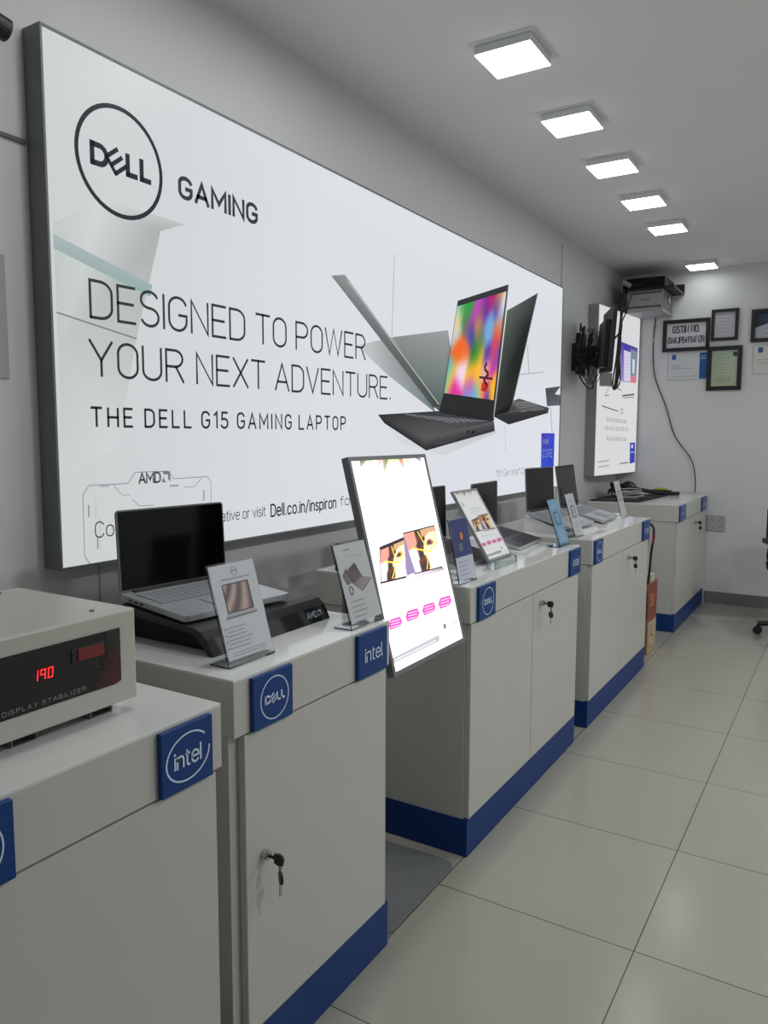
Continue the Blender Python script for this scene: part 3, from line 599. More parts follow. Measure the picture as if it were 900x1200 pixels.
def paint1(A, W, h):
    A.rect(.003, .012, W-.003, h-.004, (196, 200, 206), 1)
    A.ring((W*.52, h*.90), .009, .009, .001, (90, 92, 98), 2, n=18); A.line((W*.46, h*.905), (W*.58, h*.905), .0016, (90, 92, 98), 3)
    lines(A, W*.22, W*.82, h*.83, 1, .01, (130, 132, 138), .0016, 0)
    card_laptop(A, W, h, (190, 170, 160), (100, 84, 84)); lines(A, W*.10, W*.62, h*.36, 6, .0085, (110, 110, 116)); lines(A, W*.12, W*.9, h*.115, 2, .006, (130, 130, 136))
    for k in range(4): A.ring((W*.07, h*.36-k*.014), .0022, .0022, .0008, (90, 90, 96), 3, n=8)
def paint2(A, W, h):
    A.rect(.003, .012, W-.003, h-.004, (188, 190, 194), 1); A.rect(W*.28, h*.90, W*.48, h*.915, (130, 132, 138), 2); A.rect(W*.3, h*.82, W*.8, h*.825, (140, 140, 146), 2)
    A.poly([(W*.22, h*.66), (W*.52, h*.74), (W*.66, h*.56), (W*.34, h*.50)], [(96, 84, 92), (60, 56, 66), (110, 90, 96), (84, 76, 88)], 3)
    A.poly([(W*.08, h*.62), (W*.22, h*.70), (W*.34, h*.52), (W*.16, h*.5)], [(104, 106, 108), (88, 90, 92), (120, 120, 122), (100, 104, 104)], 2)
    A.poly([(W*.34, h*.50), (W*.66, h*.56), (W*.92, h*.52), (W*.56, h*.40)], [(128, 118, 126), (140, 130, 138), (160, 154, 162), (150, 144, 152)], 3); A.line((W*.56, h*.395), (W*.92, h*.515), .002, (80, 76, 84), 4)
    A.ring((W*.24, h*.43), .008, .01, .003, (80, 80, 84), 3, n=12)
    lines(A, W*.14, W*.62, h*.30, 6, .013, (96, 98, 102), .0014)
def paint_blue(A, W, h):
    A.rect(.003, .012, W-.003, h-.004, (190, 196, 212), 1); A.rect(.003, h*.40, W-.003, h-.004, (44, 54, 116), 2)
    A.poly([(W*.40, h*.62), (W*.70, h*.60), (W*.74, h*.76), (W*.45, h*.78)], (40, 60, 96), 3); A.poly([(W*.44, h*.66), (W*.56, h*.66), (W*.62, h*.74), (W*.48, h*.79)], (222, 130, 60), 4)
    A.poly([(W*.30, h*.48), (W*.5, h*.5), (W*.48, h*.62), (W*.32, h*.6)], (96, 120, 110), 3); lines(A, W*.12, W*.75, h*.32, 4, .014, (120, 124, 146), .0018)
def paint_tall(bgc, ink):
    def f(A, W, h):
        A.rect(.003, .012, W-.003, h-.004, bgc, 1); A.rect(W*.25, h*.44, W*.75, h*.72, tuple(int(c*.55) for c in bgc), 2); A.rect(W*.33, h*.47, W*.67, h*.69, bgc, 3)
        lines(A, W*.36, W*.64, h*.67, 8, .006, ink, .002, .2); lines(A, W*.2, W*.8, h*.85, 2, .010, ink, .002, .2); lines(A, W*.25, W*.8, h*.32, 5, .011, ink, .0016, .4)
    return f
sign('clear acrylic sign holder with laptop flyer before the black ramp', .722, 1.158, 1.305, .218, .660, paint=paint1)
sign('acrylic sign holder with grey laptop flyer at the left edge of the bright stand', .762, 1.556, 1.703, .218, .700, paint=paint2)
sign('dark blue printed card standing right behind the bright display stand', .735, 2.222, 2.356, .215, .690, paint=paint_blue)
sign('light blue tinted card holder leaning at the far corner of the middle cabinet', .735, 3.222, 3.350, .215, .665, paint=paint_tall((110, 152, 186), (190, 212, 228)), body='bluegl')
sign('pale grey card holder between the black and grey laptop screens', .695, 3.560, 3.690, .215, .632, paint=paint_tall((182, 184, 190), (96, 100, 108)))
sign('small pale card holder at the far end of the third cabinet, before the cables', .652, 4.575, 4.70, .225, .592, paint=paint_tall((184, 185, 190), (140, 142, 148)))
# white plastic cup at the far end of the third cabinet
bm = BM(); cyl(bm, (0, 0, 0), (0, 0, .03), .024, .018); cyl(bm, (0, 0, .0301), (0, 0, .036), .028, .026)
o = obj('round_puck', bm, 'top'); o.location = (.635, 4.50, .9162); tag(o, 'small round white plastic puck on the third cabinet by the pale card', 'puck')

# ================================================================ bright display stand and its small twin
KREF = Plane((.792, 1.727, .758+.0117), (0, 1, 0), Vector((-.15, 0, .586))); KW, KH = .438-.024, math.hypot(.15, .586)-.024
def kiosk_art(A, W, H):
    """advert: measured on the big display, scaled to the sheet"""
    def K(u, v):
        a, b_ = KREF.px(u, v); return (min(max(a/KW, 0), 1)*W, min(max(b_/KH, 0), 1)*H)
    s1 = W/KW
    def pl(pts, c, l=2): A.poly([K(*p) for p in pts], c, l)
    def ln(p, q, wd, c, l=2): A.line(K(*p), K(*q), wd*s1, c, l)
    A.rect(0, 0, W, H, (246, 246, 250), 0)
    wt = (244, 242, 244)
    for base, tip, hw, c in (((426, 537), (424, 549), 4, (108, 112, 92)), ((440, 536), (437, 547), 6, (206, 222, 186)), ((447, 536), (443, 552), 3, (230, 160, 160)), ((453, 536), (451, 557), 3.5, (126, 122, 84)), ((460, 535), (458, 545), 5, (188, 214, 140)), ((465, 535), (464, 543), 4, (170, 190, 120)), ((470, 535), (476, 552), 3, (176, 118, 88)), ((478, 534), (482, 548), 4, (236, 176, 166)), ((490, 533), (497, 543), 3, (110, 112, 118)), ((432, 536), (432, 546), 4, (180, 196, 150))):
        pl([(base[0]-hw, base[1]), (base[0]+hw, base[1]), tip], [c, c, tuple((x+246)/2 for x in c)], 2)
    ln((433, 552), (434, 558), .004, (170, 160, 156)); ln((488, 547), (491, 550), .005, (170, 166, 166))
    for k in range(3): ln((429+k*.8, 578+k*5), (436+k*2, 577.5+k*5), .009, (196, 206, 208))
    ln((499, 569), (503, 568), .012, (226, 210, 214)); ln((501, 579), (504, 578.5), .006, (206, 190, 196))
    for k in range(14): ln((451+k*3, 602-k*.55), (452.2+k*3, 601.8-k*.55), .006, (186, 186, 194)); ln((457+k*2.5, 612-k*.5), (458+k*2.5, 611.8-k*.5), .006, (196, 196, 202))
    def face(u, v):
        # loose portrait: hair, brow, eye, cheek
        c = (252, 216, 170)
        if v > .55 and u > .6: c = (250, 226, 206)
        if u < .34-.12*v: c = (222, 134, 120) if v < .42 else (220, 208, 224)
        elif u < .55+.06*math.sin(9*v)-.1*(v-.5): c = (70+30*math.sin(23*v+9*u), 50, 44)
        if ((u-.74)/.14)**2+((v-.36)/.07)**2 < 1: c = (126, 76, 66)
        if ((u-.74)/.06)**2+((v-.36)/.05)**2 < 1: c = (52, 36, 40)
        if v < .22-.1*u and u > .5: c = (178, 140, 104)
        return tuple(max(0, min(255, x)) for x in c)
    for q in (((447, 645), (475.5, 632.5), (477, 675), (448, 682)), ((474, 626), (509.5, 616.5), (519, 663.5), (488, 671.5))):
        TL, TR, BR, BL = q
        pl([(TL[0]-.8, TL[1]-4 if TL[0] < 450 else TL[1]-1.5), (TR[0]+.6, TR[1]-4 if TL[0] < 450 else TR[1]-1.5), (BR[0]+.8, BR[1]+2.2), (BL[0]-.6, BL[1]+2.4)], (40, 37, 42), 2)
        A.quadgrid(K(*TL), K(*TR), K(*BR), K(*BL), 20, 20, face, 3)
        f = lambda u, v: tuple((Vector(TL)*(1-u)+Vector(TR)*u)*(1-v)+(Vector(BL)*(1-u)+Vector(BR)*u)*v)
        for p, r_ in (((.12, .38), (.7, .58)), ((.45, .02), (.62, .5)), ((.7, .58), (.95, .30)), ((.62, .6), (.45, .98))): ln(f(*p), f(*r_), .004, (246, 206, 60), 4)
    pl([(474, 630), (476.5, 633), (487, 671), (478, 675)], (126, 112, 146), 4)
    pl([(480.5, 674.8), (520, 664.6), (522, 667.5), (481.5, 680)], [(214, 206, 214), (110, 104, 116), (150, 142, 152), (190, 182, 192)], 4)
    ln((462, 699), (512, 688), .004, (214, 214, 222)); ln((468, 703), (500, 696), .003, (222, 222, 228))
    for x0, x1, yt, yb in ((456.5, 472.8, 722.5, 738.5), (476.5, 492.9, 712.5, 729), (496, 512, 705.5, 721.3), (514.8, 530.7, 697.5, 713.7)):
        sl = (x1-x0)*.27; ym = (yt+yb)/2
        pl([(x0, ym+sl*.5), (x0+2.4, yt+sl-1), (x1-2.4, yt), (x1, ym-sl*.4), (x1-2.4, yb-sl), (x0+2.4, yb)], (236, 76, 156), 2)
        for k in (-.2, 0, .22): ln((x0+3, ym+sl*.35+k*(yb-yt)), (x1-3, ym-sl*.30+k*(yb-yt)), .0022, (248, 190, 222), 3)
    pl([(461, 771.5), (516, 744), (516.7, 751), (462, 778)], (156, 154, 160), 2); ln((464, 774), (512, 750.5), .003, (206, 204, 210), 3)
    ln((524, 746), (538, 741.5), .0022, (196, 196, 204)); pl([(521, 731.5), (523.6, 730.6), (524.4, 735.6), (522.8, 737.5), (521.6, 736.5)], (90, 86, 96), 2)
def leanpanel(t, org, xb, zb, xt, zt, y0, y1, fr, thick, artmat, framem='frame_grey'):
    H = math.hypot(xb-xt, zt-zb); Bv = Vector((xt-xb, 0, zt-zb)).normalized(); Pk = Plane((xb, y0, zb), (0, 1, 0), Bv, org); W = y1-y0
    def slab(bm, a0, a1, b0, b1, n0, n1):
        v = [bm.verts.new(Pk.pt(a, b_, n)) for a in (a0, a1) for b_ in (b0, b1) for n in (n0, n1)]
        for f in ((0, 1, 3, 2), (4, 6, 7, 5), (0, 4, 5, 1), (2, 3, 7, 6), (0, 2, 6, 4), (1, 5, 7, 3)): bm.faces.new([v[i] for i in f])
    bm = BM(); slab(bm, 0, fr, 0, H, -thick, 0); slab(bm, W-fr, W, 0, H, -thick, 0); slab(bm, fr, W-fr, 0, fr, -thick, 0); slab(bm, fr, W-fr, H-fr, H, -thick, 0); obj('frame', bm, framem, t)
    bm = BM(); slab(bm, fr, W-fr, fr, H-fr, -thick, -.002); obj('backing', bm, 'blackmat', t)
    Pa = Plane(Pk.O+Pk.A*fr+Pk.B*fr-Pk.N*.0018, Pk.A, Pk.B, org); A = Art(Pa); kiosk_art(A, W-2*fr, H-2*fr); A.build('poster_sheet', artmat, t)
    return Pa, W-2*fr, H-2*fr
org = Vector((.62, 1.94, 0)); t = thing('display_stand', 'tall tilted bright advertising display on a pole in the gap between cabinets', 'display stand', org)
Pa, W_, H_ = leanpanel(t, org, .792, .758, .642, 1.344, 1.715, 2.153, .012, .022, 'print_kiosk', 'dark_alu')
text('McAfee', Pa, W_*.80, H_*.085, W_*.965, H_*.108, 'textgrey', t, 5, .14)
T = Matrix.Translation(-org)
bm = BM(); rbox(bm, .40, .765, 1.724, 2.160, .001, .008, .035); bm.transform(T); obj('base_plate', bm, 'greyplate', t)
bm = BM(); cyl(bm, (.50, 1.93, .008), (.50, 1.93, 1.02), .022); bm.transform(T); obj('pole', bm, 'dark_alu', t)
bm = BM(); cyl(bm, (.50, 1.93, 1.00), (.695, 1.93, 1.04), .012); bm.transform(T); obj('bracket', bm, 'dark_alu', t)
org = Vector((.62, 2.66, .9162)); t = thing('tabletop_display', 'small tilted grey-framed advertising panel standing on the middle cabinet', 'display panel', org)
leanpanel(t, org, .695, .946, .540, 1.196, 2.552, 2.766, .008, .010, 'printp')
bm = BM()
for y in (2.56, 2.752): prism(bm, [(.715, .9164), (.712, .945), (.690, .952), (.672, .9164)], y, y+.006)
box(bm, .69, .715, 2.55, 2.77, .9164, .944); bm.transform(Matrix.Translation(-org)); obj('acrylic_foot', bm, 'acrylic', t)
# black box glimpsed above the second flyer
o = obj('adapter_box', box(BM(), -.02, .02, -.11, .11, 0, .100), 'black', bevel=.004); o.location = (.25, 2.345, .9163); tag(o, 'black box just showing above the grey laptop flyer, beside the bright stand', 'box')
# security cable over the hidden laptop
bm = BM(); tube(bm, [(.60, 2.47, .958), (.63, 2.52, .960), (.61, 2.57, .965), (.66, 2.60, .955), (.70, 2.55, .934), (.70, 2.50, .921)], .0025); tag(obj('security_cable', bm, 'gcable', smooth=True), 'thin grey security cable looping over the dark laptop behind the stand', 'cable')

# ================================================================ television on its arm
org = Vector((0, 5.6, 2.0)); t = thing('television', 'thin black television seen edge-on, swung out on a wall arm', 'television', org)
T = Matrix.Translation(-org)
n0, n1 = Vector((.465, 4.95, 2.015)), Vector((.200, 5.66, 2.065)); ax = (n1-n0).normalized(); upv = Vector((.055, .0, 1)); upv = (upv-ax*upv.dot(ax)).normalized(); nn = ax.cross(upv)
ln = (n1-n0).length; hh = .208
def tvslab(bm, a0, a1, b0, b1, c0, c1):
    v = [bm.verts.new(n0+ax*a+upv*b_+nn*c-org) for a in (a0, a1) for b_ in (b0, b1) for c in (c0, c1)]
    for f in ((0, 1, 3, 2), (4, 6, 7, 5), (0, 4, 5, 1), (2, 3, 7, 6), (0, 2, 6, 4), (1, 5, 7, 3)): bm.faces.new([v[i] for i in f])
    return bm
sgn = 1 if nn.x < 0 else -1
obj('bezel', tvslab(BM(), 0, ln, -hh, hh, -.012, .012), 'black', t, bevel=.002)
obj('screen', tvslab(BM(), .008, ln-.008, -hh+.01, hh-.008, -sgn*.0121, -sgn*.0135), 'blackgloss', t)
obj('back_housing', tvslab(BM(), .12, ln-.12, -hh+.03, hh-.08, sgn*.012, sgn*.045), 'black', t, bevel=.004)
bm = BM(); cyl(bm, (.03, 5.74, 2.0), (.16, 5.52, 2.0), .02); cyl(bm, (.16, 5.52, 2.0), (.30, 5.36, 2.02), .018); cyl(bm, (.16, 5.52, 1.96), (.16, 5.52, 2.04), .026); bm.transform(T); obj('arm', bm, 'black', t)
bm = BM(); box(bm, .001, .03, 5.66, 5.82, 1.86, 2.16); box(bm, .03, .05, 5.70, 5.78, 1.92, 2.08); bm.transform(T); obj('wall_plate', bm, 'black', t, bevel=.003)
bm = BM(); tube(bm, [(.04, 5.66, 2.18), (.05, 5.60, 2.22), (.06, 5.56, 2.15), (.05, 5.57, 2.0), (.05, 5.60, 1.85), (.10, 5.62, 1.76), (.15, 5.60, 1.745), (.16, 5.58, 1.80)], .005); bm.transform(T); obj('power_cord', bm, 'cable', t, smooth=True)
bm = BM(); tube(bm, [(.03, 5.70, 2.17), (.06, 5.66, 2.20), (.07, 5.60, 2.12), (.05, 5.58, 1.95), (.08, 5.60, 1.84), (.06, 5.66, 1.9)], .008); tube(bm, [(.02, 5.74, 2.1), (.05, 5.63, 2.14), (.05, 5.60, 2.02), (.04, 5.64, 1.92)], .012); bm.transform(T); obj('cord_bundle', bm, 'cable', t, smooth=True)
# black wall fan behind the television
org = Vector((0, 5.60, 1.975)); t = thing('wall_fan', 'round black wall fan seen nearly edge-on behind the television', 'fan', org)
bm = BM()
for R_, x in ((.195, .10), (.20, .13), (.195, .16), (.14, .17), (.08, .175), (.14, .09), (.08, .085)): torus(bm, (x, 0, 0), (1, 0, 0), R_, .0025, n=32, k=6)
for k in range(24):
    a = math.radians(15*k); c, s_ = math.cos(a), math.sin(a); tube(bm, [(.175, c*.03, s_*.03), (.168, c*.14, s_*.14), (.13, c*.20, s_*.20), (.092, c*.14, s_*.14), (.085, c*.03, s_*.03)], .0016, n=5, k=3)
obj('guard', bm, 'black', t)
bm = BM(); cyl(bm, (.03, 0, 0), (.12, 0, 0), .045); cyl(bm, (.125, 0, 0), (.15, 0, 0), .03); obj('motor', bm, 'black', t)
for k in range(3):
    a = math.radians(120*k+20); bm = BM(); Rm = Matrix.Rotation(a, 4, 'X'); prism(bm, [(.118, .03), (.122, .03), (.150, .17), (.146, .17)], -.05, .05, Rm); obj('blade', bm, 'blackmat', t)
bm = BM(); box(bm, .001, .03, -.04, .04, -.10, .10); obj('wall_bracket', bm, 'black', t, bevel=.003)
# grey junction box below the television and cable coil in front of the corner poster
org = Vector((.16, 5.93, 1.86)); bm = BM(); box(bm, -.035, .035, -.05, .05, -.05, .05)
for k in range(3): box(bm, .0352, .037, -.035, .03, -.035+k*.025, -.025+k*.025)
o = obj('junction_box', bm, 'rackgrey'); o.location = (.137, 5.99, 1.835); tag(o, 'small grey junction box on the corner poster under the television', 'junction box')
bm = BM()
for k in range(4): tube(bm, [(.25+k*.004, 6.0, 2.48-.02*k), (.235, 5.99+.01*k, 2.3), (.22+.006*k, 6.0, 2.15), (.215, 5.98+.03*k, 2.0), (.20+.004*k, 5.96+.05*k, 1.82), (.19, 6.03, 1.76), (.20, 6.05+.02*k, 1.86), (.215, 6.02, 2.02)], .006)
tube(bm, [(.26, 6.2, 2.50), (.25, 6.10, 2.36), (.225, 6.04, 2.25), (.22, 6.02, 2.14)], .005)
tag(obj('hanging_cable_bundle', bm, 'cable', smooth=True), 'black cables drooping from the ceiling rack in front of the corner poster', 'cables')

# ================================================================ rack near the ceiling corner
org = Vector((.30, 6.70, 2.40)); T = Matrix.Translation(-org); t = thing('wall_unit', 'light grey slotted metal unit mounted high in the far corner', 'metal unit', org)
obj('casing', box(BM(), .15, .43, 6.50, 6.884, 2.40, 2.572, T), 'rackgrey', t, bevel=.003)
for z in (2.435, 2.545):
    bm = BM()
    for k in range(16): box(bm, .165+k*.016, .174+k*.016, 6.494, 6.4995, z, z+.012, T)
    obj('vent_slots', bm, 'black', t)
obj('nameplate', box(BM(), .26, .33, 6.497, 6.4995, 2.495, 2.503, T), 'dark_alu', t)
obj('side_panel', box(BM(), .4302, .434, 6.52, 6.84, 2.43, 2.56, T), 'dark_alu', t); bm = BM(); cyl(bm, (.434, 6.68, 2.51), (.446, 6.68, 2.51), .03); bm.transform(T); obj('knob', bm, 'silver', t)
org = Vector((.30, 6.68, 2.573)); T = Matrix.Translation(-org)
t = thing('shelf_tray', 'black tray lying on the slotted unit under the ceiling', 'tray', org)
obj('tray', box(BM(), .12, .52, 6.46, 6.88, 2.5725, 2.588, T), 'black', t, bevel=.003); bm = BM(); box(bm, .12, .52, 6.872, 6.88, 2.589, 2.66, T); box(bm, .12, .128, 6.46, 6.87, 2.589, 2.64, T); obj('rim', bm, 'black', t)
o = obj('network_recorder', box(BM(), -.17, .13, -.20, .15, 0, .085), 'blackmat', bevel=.004); o.location = (.31, 6.70, 2.5885); tag(o, 'flat black recorder box on the tray under the ceiling', 'recorder')
bm = BM(); cyl(bm, (.13, 6.42, 2.64), (.19, 6.44, 2.605), .019); o = obj('cable_plug', bm, 'gcable'); tag(o, 'pale cylindrical plug among the black cables by the ceiling unit', 'plug')
bm = BM(); tube(bm, [(.19, 6.44, 2.60), (.27, 6.45, 2.62), (.36, 6.5, 2.66), (.42, 6.6, 2.67)], .004); tube(bm, [(.17, 6.43, 2.60), (.28, 6.44, 2.60), (.36, 6.48, 2.595)], .004); tube(bm, [(.14, 6.42, 2.60), (.15, 6.40, 2.5), (.14, 6.35, 2.4), (.16, 6.3, 2.25), (.16, 6.1, 2.15)], .008)
tag(obj('ceiling_cables', bm, 'cable', smooth=True), 'black cables looping around the plug beside the ceiling unit', 'cables')
bm = BM(); tube(bm, [(.296, 6.878, 2.40), (.284, 6.878, 2.2), (.305, 6.878, 1.92), (.405, 6.878, 1.66), (.487, 6.878, 1.41), (.61, 6.87, 1.24), (.655, 6.862, 1.14), (.672, 6.855, 1.02), (.676, 6.84, .93)], .0045)
tag(obj('wall_cable', bm, 'cable', smooth=True), 'thin dark cable winding down the back wall to the far cabinet', 'cable')

# ================================================================ frames and papers on the back wall
def framed(label, x0, x1, z0, z1, paint, fw_=.03, name='picture_frame', cat='framed certificate', roll=0):
    y = YB; org = Vector(((x0+x1)/2, y, (z0+z1)/2)); t = thing(name, label, cat, org); T = Matrix.Translation(-org)
    bm = BM()
    for b_ in ((x0, x0+fw_, z0, z1), (x1-fw_, x1, z0, z1), (x0+fw_, x1-fw_, z0, z0+fw_), (x0+fw_, x1-fw_, z1-fw_, z1)): box(bm, b_[0], b_[1], y-.022, y-.001, b_[2], b_[3], T)
    obj('frame', bm, 'black', t); obj('backing', box(BM(), x0+fw_, x1-fw_, y-.008, y-.001, z0+fw_, z1-fw_, T), 'socket', t)
    Pp = Plane((x0+fw_, y-.0082, z0+fw_), (1, 0, 0), (0, 0, 1), org); A = Art(Pp); paint(A, x1-x0-2*fw_, z1-z0-2*fw_); A.build('print', 'printp', t)
    t.rotation_euler = (0, math.radians(roll), 0)
    return t, Pp, x1-x0-2*fw_, z1-z0-2*fw_
def pg(bgc, n, ink=(120, 122, 128)):
    def f(A, W, H):
        A.rect(0, 0, W, H, bgc, 0)
        for k in range(n): A.line((W*.15, H*(.9-.8*k/n)), (W*(.55+.35*random.random()), H*(.9-.8*k/n)), .003, ink, 2)
    return f
t, Pp, W, H = framed('black framed white sign with the GSTIN registration number', .361, .732, 2.110, 2.372, pg((196, 197, 200), 0))
text('GSTIN NO.', Pp, W*.16, H*.62, W*.84, H*.88, 'text', t, 3, .17, track=.22); text('01AKJPB4934F1ZR', Pp, W*.04, H*.20, W*.96, H*.44, 'text', t, 3, .13, track=.20)
framed('small black framed grey certificate, topmost of the middle pair', .741, .945, 2.180, 2.432, pg((176, 177, 182), 6), .024)
def green(A, W, H):
    A.quadgrid((0, H), (W, H), (W, 0), (0, 0), 3, 6, lambda u, v: (168+16*v, 184+4*v, 166-8*v), 0)
    for k in range(9): A.line((W*.1, H*(.88-.085*k)), (W*(.5+.4*random.random()), H*(.88-.085*k)), .003, (116, 136, 122), 2)
    for k in range(9): A.line((W*(.25+.06*k), H*.08), (W*(.25+.06*k), H*.26), .004, (140, 156, 112), 2)
    A.rect(W*.82, H*.83, W*.98, H*.95, (40, 50, 46), 2)
framed('black framed pale green certificate, portrait shaped', .722, .985, 1.778, 2.134, green, .033)
def dark(A, W, H):
    A.quadgrid((0, H), (W, H), (W, 0), (0, 0), 8, 6, lambda u, v: (20+20*math.exp(-((u-.35)**2+(v-.2)**2)*30), 24+50*math.exp(-((u-.35)**2+(v-.2)**2)*30), 36+110*math.exp(-((u-.35)**2+(v-.2)**2)*30)), 0)
    A.poly([(0, 0), (W, 0), (W, H*.5), (W*.35, H*.6), (0, H*.42)], (170, 172, 180), 1); lines(A, W*.25, W*.6, H*.38, 3, .04, (90, 96, 120), .004)
framed('black framed dark picture with white lower half, cut off by the right edge', 1.040, 1.40, 2.152, 2.410, dark, .03)
def paper(label, x0, x1, z0, z1, paint):
    y = YB; org = Vector(((x0+x1)/2, y, (z0+z1)/2)); t = thing('wall_certificate', label, 'certificate', org); T = Matrix.Translation(-org)
    obj('board', box(BM(), x0, x1, y-.006, y-.0005, z0, z1, T), 'socket', t, bevel=.0008)
    A = Art(Plane((x0, y-.0064, z0), (1, 0, 0), (0, 0, 1), org)); paint(A, x1-x0, z1-z0); A.build('print', 'printp', t)
def certA(A, W, H):
    A.rect(.003, .003, W-.003, H-.003, (202, 206, 206), 0); A.rect(W*.79, .004, W-.006, H-.004, (22, 84, 148), 1); A.rect(W*.10, H*.76, W*.20, H*.95, (40, 92, 160), 1)
    A.rect(W*.82, H*.74, W*.95, H*.80, (120, 160, 200), 2); A.rect(W*.82, H*.84, W*.95, H*.88, (120, 160, 200), 2)
    for z, e in ((.55, .35), (.48, .33), (.42, .6), (.12, .7)): A.line((W*.08, H*z), (W*e, H*z), .003, (120, 124, 130), 2)
paper('unframed white certificate with broad blue right band, under the GSTIN sign', .410, .728, 1.875, 2.096, certA)
def certB(A, W, H):
    A.rect(.003, .003, W-.003, H-.003, (206, 203, 198), 0); A.rect(W*.11, H*.74, W*.22, H*.93, (40, 80, 150), 1)
    for z, e in ((.5, .9), (.36, .8)): A.line((W*.08, H*z), (W*e, H*z), .003, (150, 130, 120), 2)
paper('unframed cream certificate at the right edge, under the dark framed picture', 1.063, 1.38, 1.902, 2.126, certB)
# sockets
org = Vector((.85, YB, .68)); T = Matrix.Translation(-org); t = thing('socket_plate', 'grey double power socket plate low on the back wall beside the far cabinet', 'wall socket', org)
obj('plate', box(BM(), .775, .918, YB-.012, YB-.0005, .615, .745, T), 'socket', t, bevel=.002)
for cx in (.885, .812):
    for cz in (.715, .655):
        if cx < .85 and cz < .7: continue
        bm = BM()
        for dx, dz in ((0, .012), (-.011, -.008), (.011, -.008)): cyl(bm, (cx+dx, YB-.0145, cz+dz), (cx+dx, YB-.0118, cz+dz), .0042, n=10)
        bm.transform(T); obj('socket_holes', bm, 'black', t)
bm = BM(); box(bm, .79, .835, YB-.016, YB-.012, .63, .648, T); box(bm, .79, .835, YB-.016, YB-.012, .655, .673, T); obj('switch', bm, 'socket', t, bevel=.001)

# ================================================================ clutter on the far cabinet
bm = BM(); v = [bm.verts.new(p) for p in ((.125, 5.70, .9163), (.47, 5.78, .9163), (.52, 6.62, .9163), (.13, 6.40, .9163))]; f = bm.faces.new(v); r = bmesh.ops.extrude_face_region(bm, geom=[f]); [setattr(q, 'co', q.co+Vector((0, 0, .008))) for q in r['geom'] if isinstance(q, bmesh.types.BMVert)]
tag(obj('black_mat', bm, 'blackmat'), 'flat black mat lying on the far cabinet under the cables', 'mat')
random.seed(11)
for k, (mm, cx, cy, lab, n) in enumerate((('cable', .20, 6.34, 'black coiled cables heaped on the far cabinet, nearest the poster', 6), ('gcable', .34, 6.00, 'grey and white cables tangled before the black ones on the far cabinet', 5))):
    bm = BM()
    for j in range(n):
        r_ = .06+random.random()*.05; a0 = random.random()*6; pts = [(cx+r_*1.0*math.cos(a0+i*.9)+random.uniform(-.02, .02), cy+r_*2.0*math.sin(a0+i*.9)+random.uniform(-.03, .03), .932+.012*j+random.uniform(0, .012)+(.03 if i % 3 == 0 else 0)*(1-k)) for i in range(8)]
        tube(bm, pts, .007 if k == 0 else .005)
    tag(obj('cable_heap', bm, mm, smooth=True), lab, 'cables')
bm = BM(); tube(bm, [(.20, 6.2, 1.0), (.28, 6.35, .985), (.38, 6.45, .95), (.47, 6.55, .935), (.53, 6.62, .93)], .012); tube(bm, [(.24, 6.2, 1.01), (.33, 6.4, .975), (.44, 6.55, .945), (.56, 6.65, .93)], .009); cyl(bm, (.53, 6.62, .93), (.58, 6.66, .93), .016)
tag(obj('thick_cable', bm, 'cable', smooth=True), 'thick black cable with plug trailing to the right on the far cabinet', 'cable')
org = Vector((.42, 6.72, .9163)); t = thing('tool', 'black and yellow-green tool lying on the far cabinet by the wall', 'tool', org)
obj('body', box(BM(), -.09, .09, -.03, .03, 0, .035), 'black', t, bevel=.006); obj('yellow_shell', box(BM(), -.045, .05, -.034, .034, .036, .052), 'yellow', t, bevel=.004); obj('silver_tip', box(BM(), -.13, -.091, -.015, .015, .005, .025), 'silver', t, bevel=.003)

# ================================================================ carton and cables past the third cabinet
org = Vector((.66, 5.10, 0)); t = thing('carton', 'tall narrow brown and red printed carton standing past the third cabinet', 'carton', org)
mk = mat('brown_cardboard', (150, 118, 84), .7, noise=.08); M['carton'] = mk
obj('box', box(BM(), -.19, .075, -.12, .12, .001, .47), 'carton', t, bevel=.002)
A = Art(Plane((.735+.0005, 4.98, 0), (0, 1, 0), (0, 0, 1), org)); A.rect(.006, .21, .234, .46, (140, 62, 44), 1); A.rect(.006, .008, .234, .21, (190, 170, 140), 1); A.rect(.05, .03, .15, .12, (150, 116, 66), 2)
A.rect(.065, .045, .135, .105, (206, 190, 150), 3); A.rect(.03, .30, .17, .40, (168, 84, 58), 2); lines(A, .04, .16, .38, 4, .022, (222, 196, 160), .004); lines(A, .03, .17, .18, 3, .02, (120, 100, 90), .004)
A.build('printed_front', 'printp', t)
A = Art(Plane((.47, 4.9795, 0), (1, 0, 0), (0, 0, 1), org)); A.rect(.004, .24, .26, .42, (126, 56, 40), 1); A.build('printed_side', 'printp', t)
o = obj('small_carton', box(BM(), -.05, .05, -.05, .05, 0, .05), 'cream', bevel=.002); o.location = (.69, 5.06, .4702); tag(o, 'small pale box on top of the brown printed carton', 'carton')
bm = BM(); tube(bm, [(.70, 4.728, .86), (.75, 4.745, .885), (.79, 4.76, .86), (.797, 4.765, .80), (.785, 4.77, .70), (.78, 4.77, .60), (.765, 4.80, .50)], .007); tube(bm, [(.70, 4.74, .84), (.74, 4.75, .87), (.765, 4.76, .80), (.755, 4.765, .65), (.75, 4.79, .5)], .006)
tag(obj('dangling_cables', bm, 'cable', smooth=True), 'black cables hanging at the far end of the third cabinet', 'cables')
o = obj('pink_tag', box(BM(), -.003, .003, -.015, .015, -.03, .03), 'pink', bevel=.001); o.location = (.792, 4.772, .79); tag(o, 'bright pink tag on the dangling cables', 'tag')

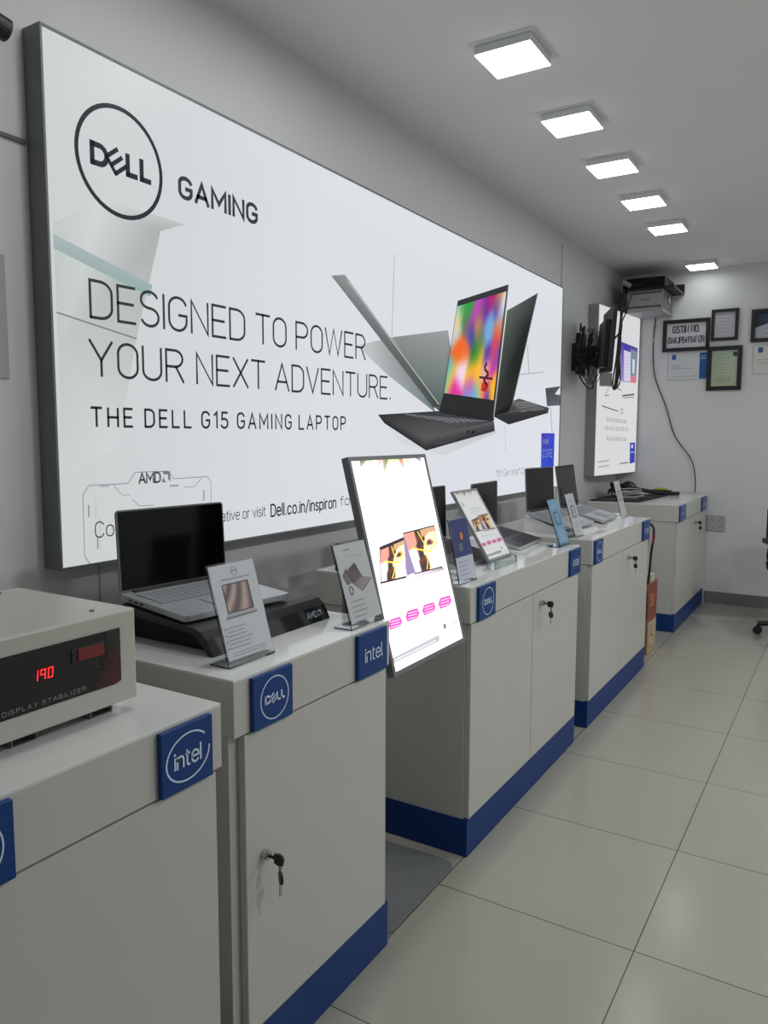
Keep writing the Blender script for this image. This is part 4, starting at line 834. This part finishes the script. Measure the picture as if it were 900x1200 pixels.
# ================================================================ office chair, mostly out of frame
org = Vector((1.615, 5.95, 0)); t = thing('office_chair', 'black swivel office chair cut off by the right edge of the photo', 'office chair', org, math.radians(20))
bm = BM(); rbox(bm, -.24, .24, -.24, .24, .44, .50, .08); obj('seat', bm, 'fabric', t, bevel=0)
bm = BM(); rbox(bm, -.24, .24, .60, .95, -.03, .03, .08, mtx=Matrix(((1, 0, 0, 0), (0, 0, 1, .27), (0, 1, 0, 0), (0, 0, 0, 1)))); obj('backrest', bm, 'fabric', t)
bm = BM(); box(bm, -.025, .025, .24, .30, .45, .66); obj('back_bracket', bm, 'black', t, bevel=.004)
for s in (-1, 1):
    bm = BM(); tube(bm, [(s*.24, .02, .46), (s*.29, .02, .50), (s*.29, .02, .62), (s*.27, .02, .66)], .014); box(bm, s*.28-.03, s*.28+.03, -.13, .13, .66, .69); obj('armrest', bm, 'black', t)
bm = BM(); cyl(bm, (0, 0, .11), (0, 0, .44), .025); obj('gas_lift', bm, 'black', t)
for k in range(5):
    a = math.radians(72*k+178-20); d = Vector((math.cos(a), math.sin(a), 0)); e = d*.335
    bm = BM(); tube(bm, [(0, 0, .12), tuple(d*.15+Vector((0, 0, .105))), (e.x, e.y, .075)], .02); obj('leg', bm, 'black', t)
    bm = BM(); s_ = Vector((-d.y, d.x, 0)); cyl(bm, e-s_*.022+Vector((0, 0, .03)), e-s_*.004+Vector((0, 0, .03)), .029); cyl(bm, e+s_*.004+Vector((0, 0, .03)), e+s_*.022+Vector((0, 0, .03)), .029); cyl(bm, e+Vector((0, 0, .04)), e+Vector((0, 0, .07)), .008); obj('caster', bm, 'black', t)

# ================================================================ small things on the left wall
org = Vector((0, 1.06, 2.35)); t = thing('security_camera', 'small dark bullet camera cut off at the upper left edge', 'camera', org)
bm = BM(); cyl(bm, (.07, -.06, .01), (.07, .088, -.012), .026); obj('body', bm, 'black', t); bm = BM(); cyl(bm, (0, -.03, .0), (.06, -.03, .0), .012); cyl(bm, (.0, -.03, 0), (.008, -.03, 0), .03); obj('bracket', bm, 'black', t)
A_ = obj('wall_notice', box(BM(), 0, .003, -.105, .105, -.15, .15), 'rackgrey', bevel=.0008); A_.location = (.0005, 1.055, 1.69); tag(A_, 'pale notice sheet on the wall at the left edge beside the big poster', 'notice')
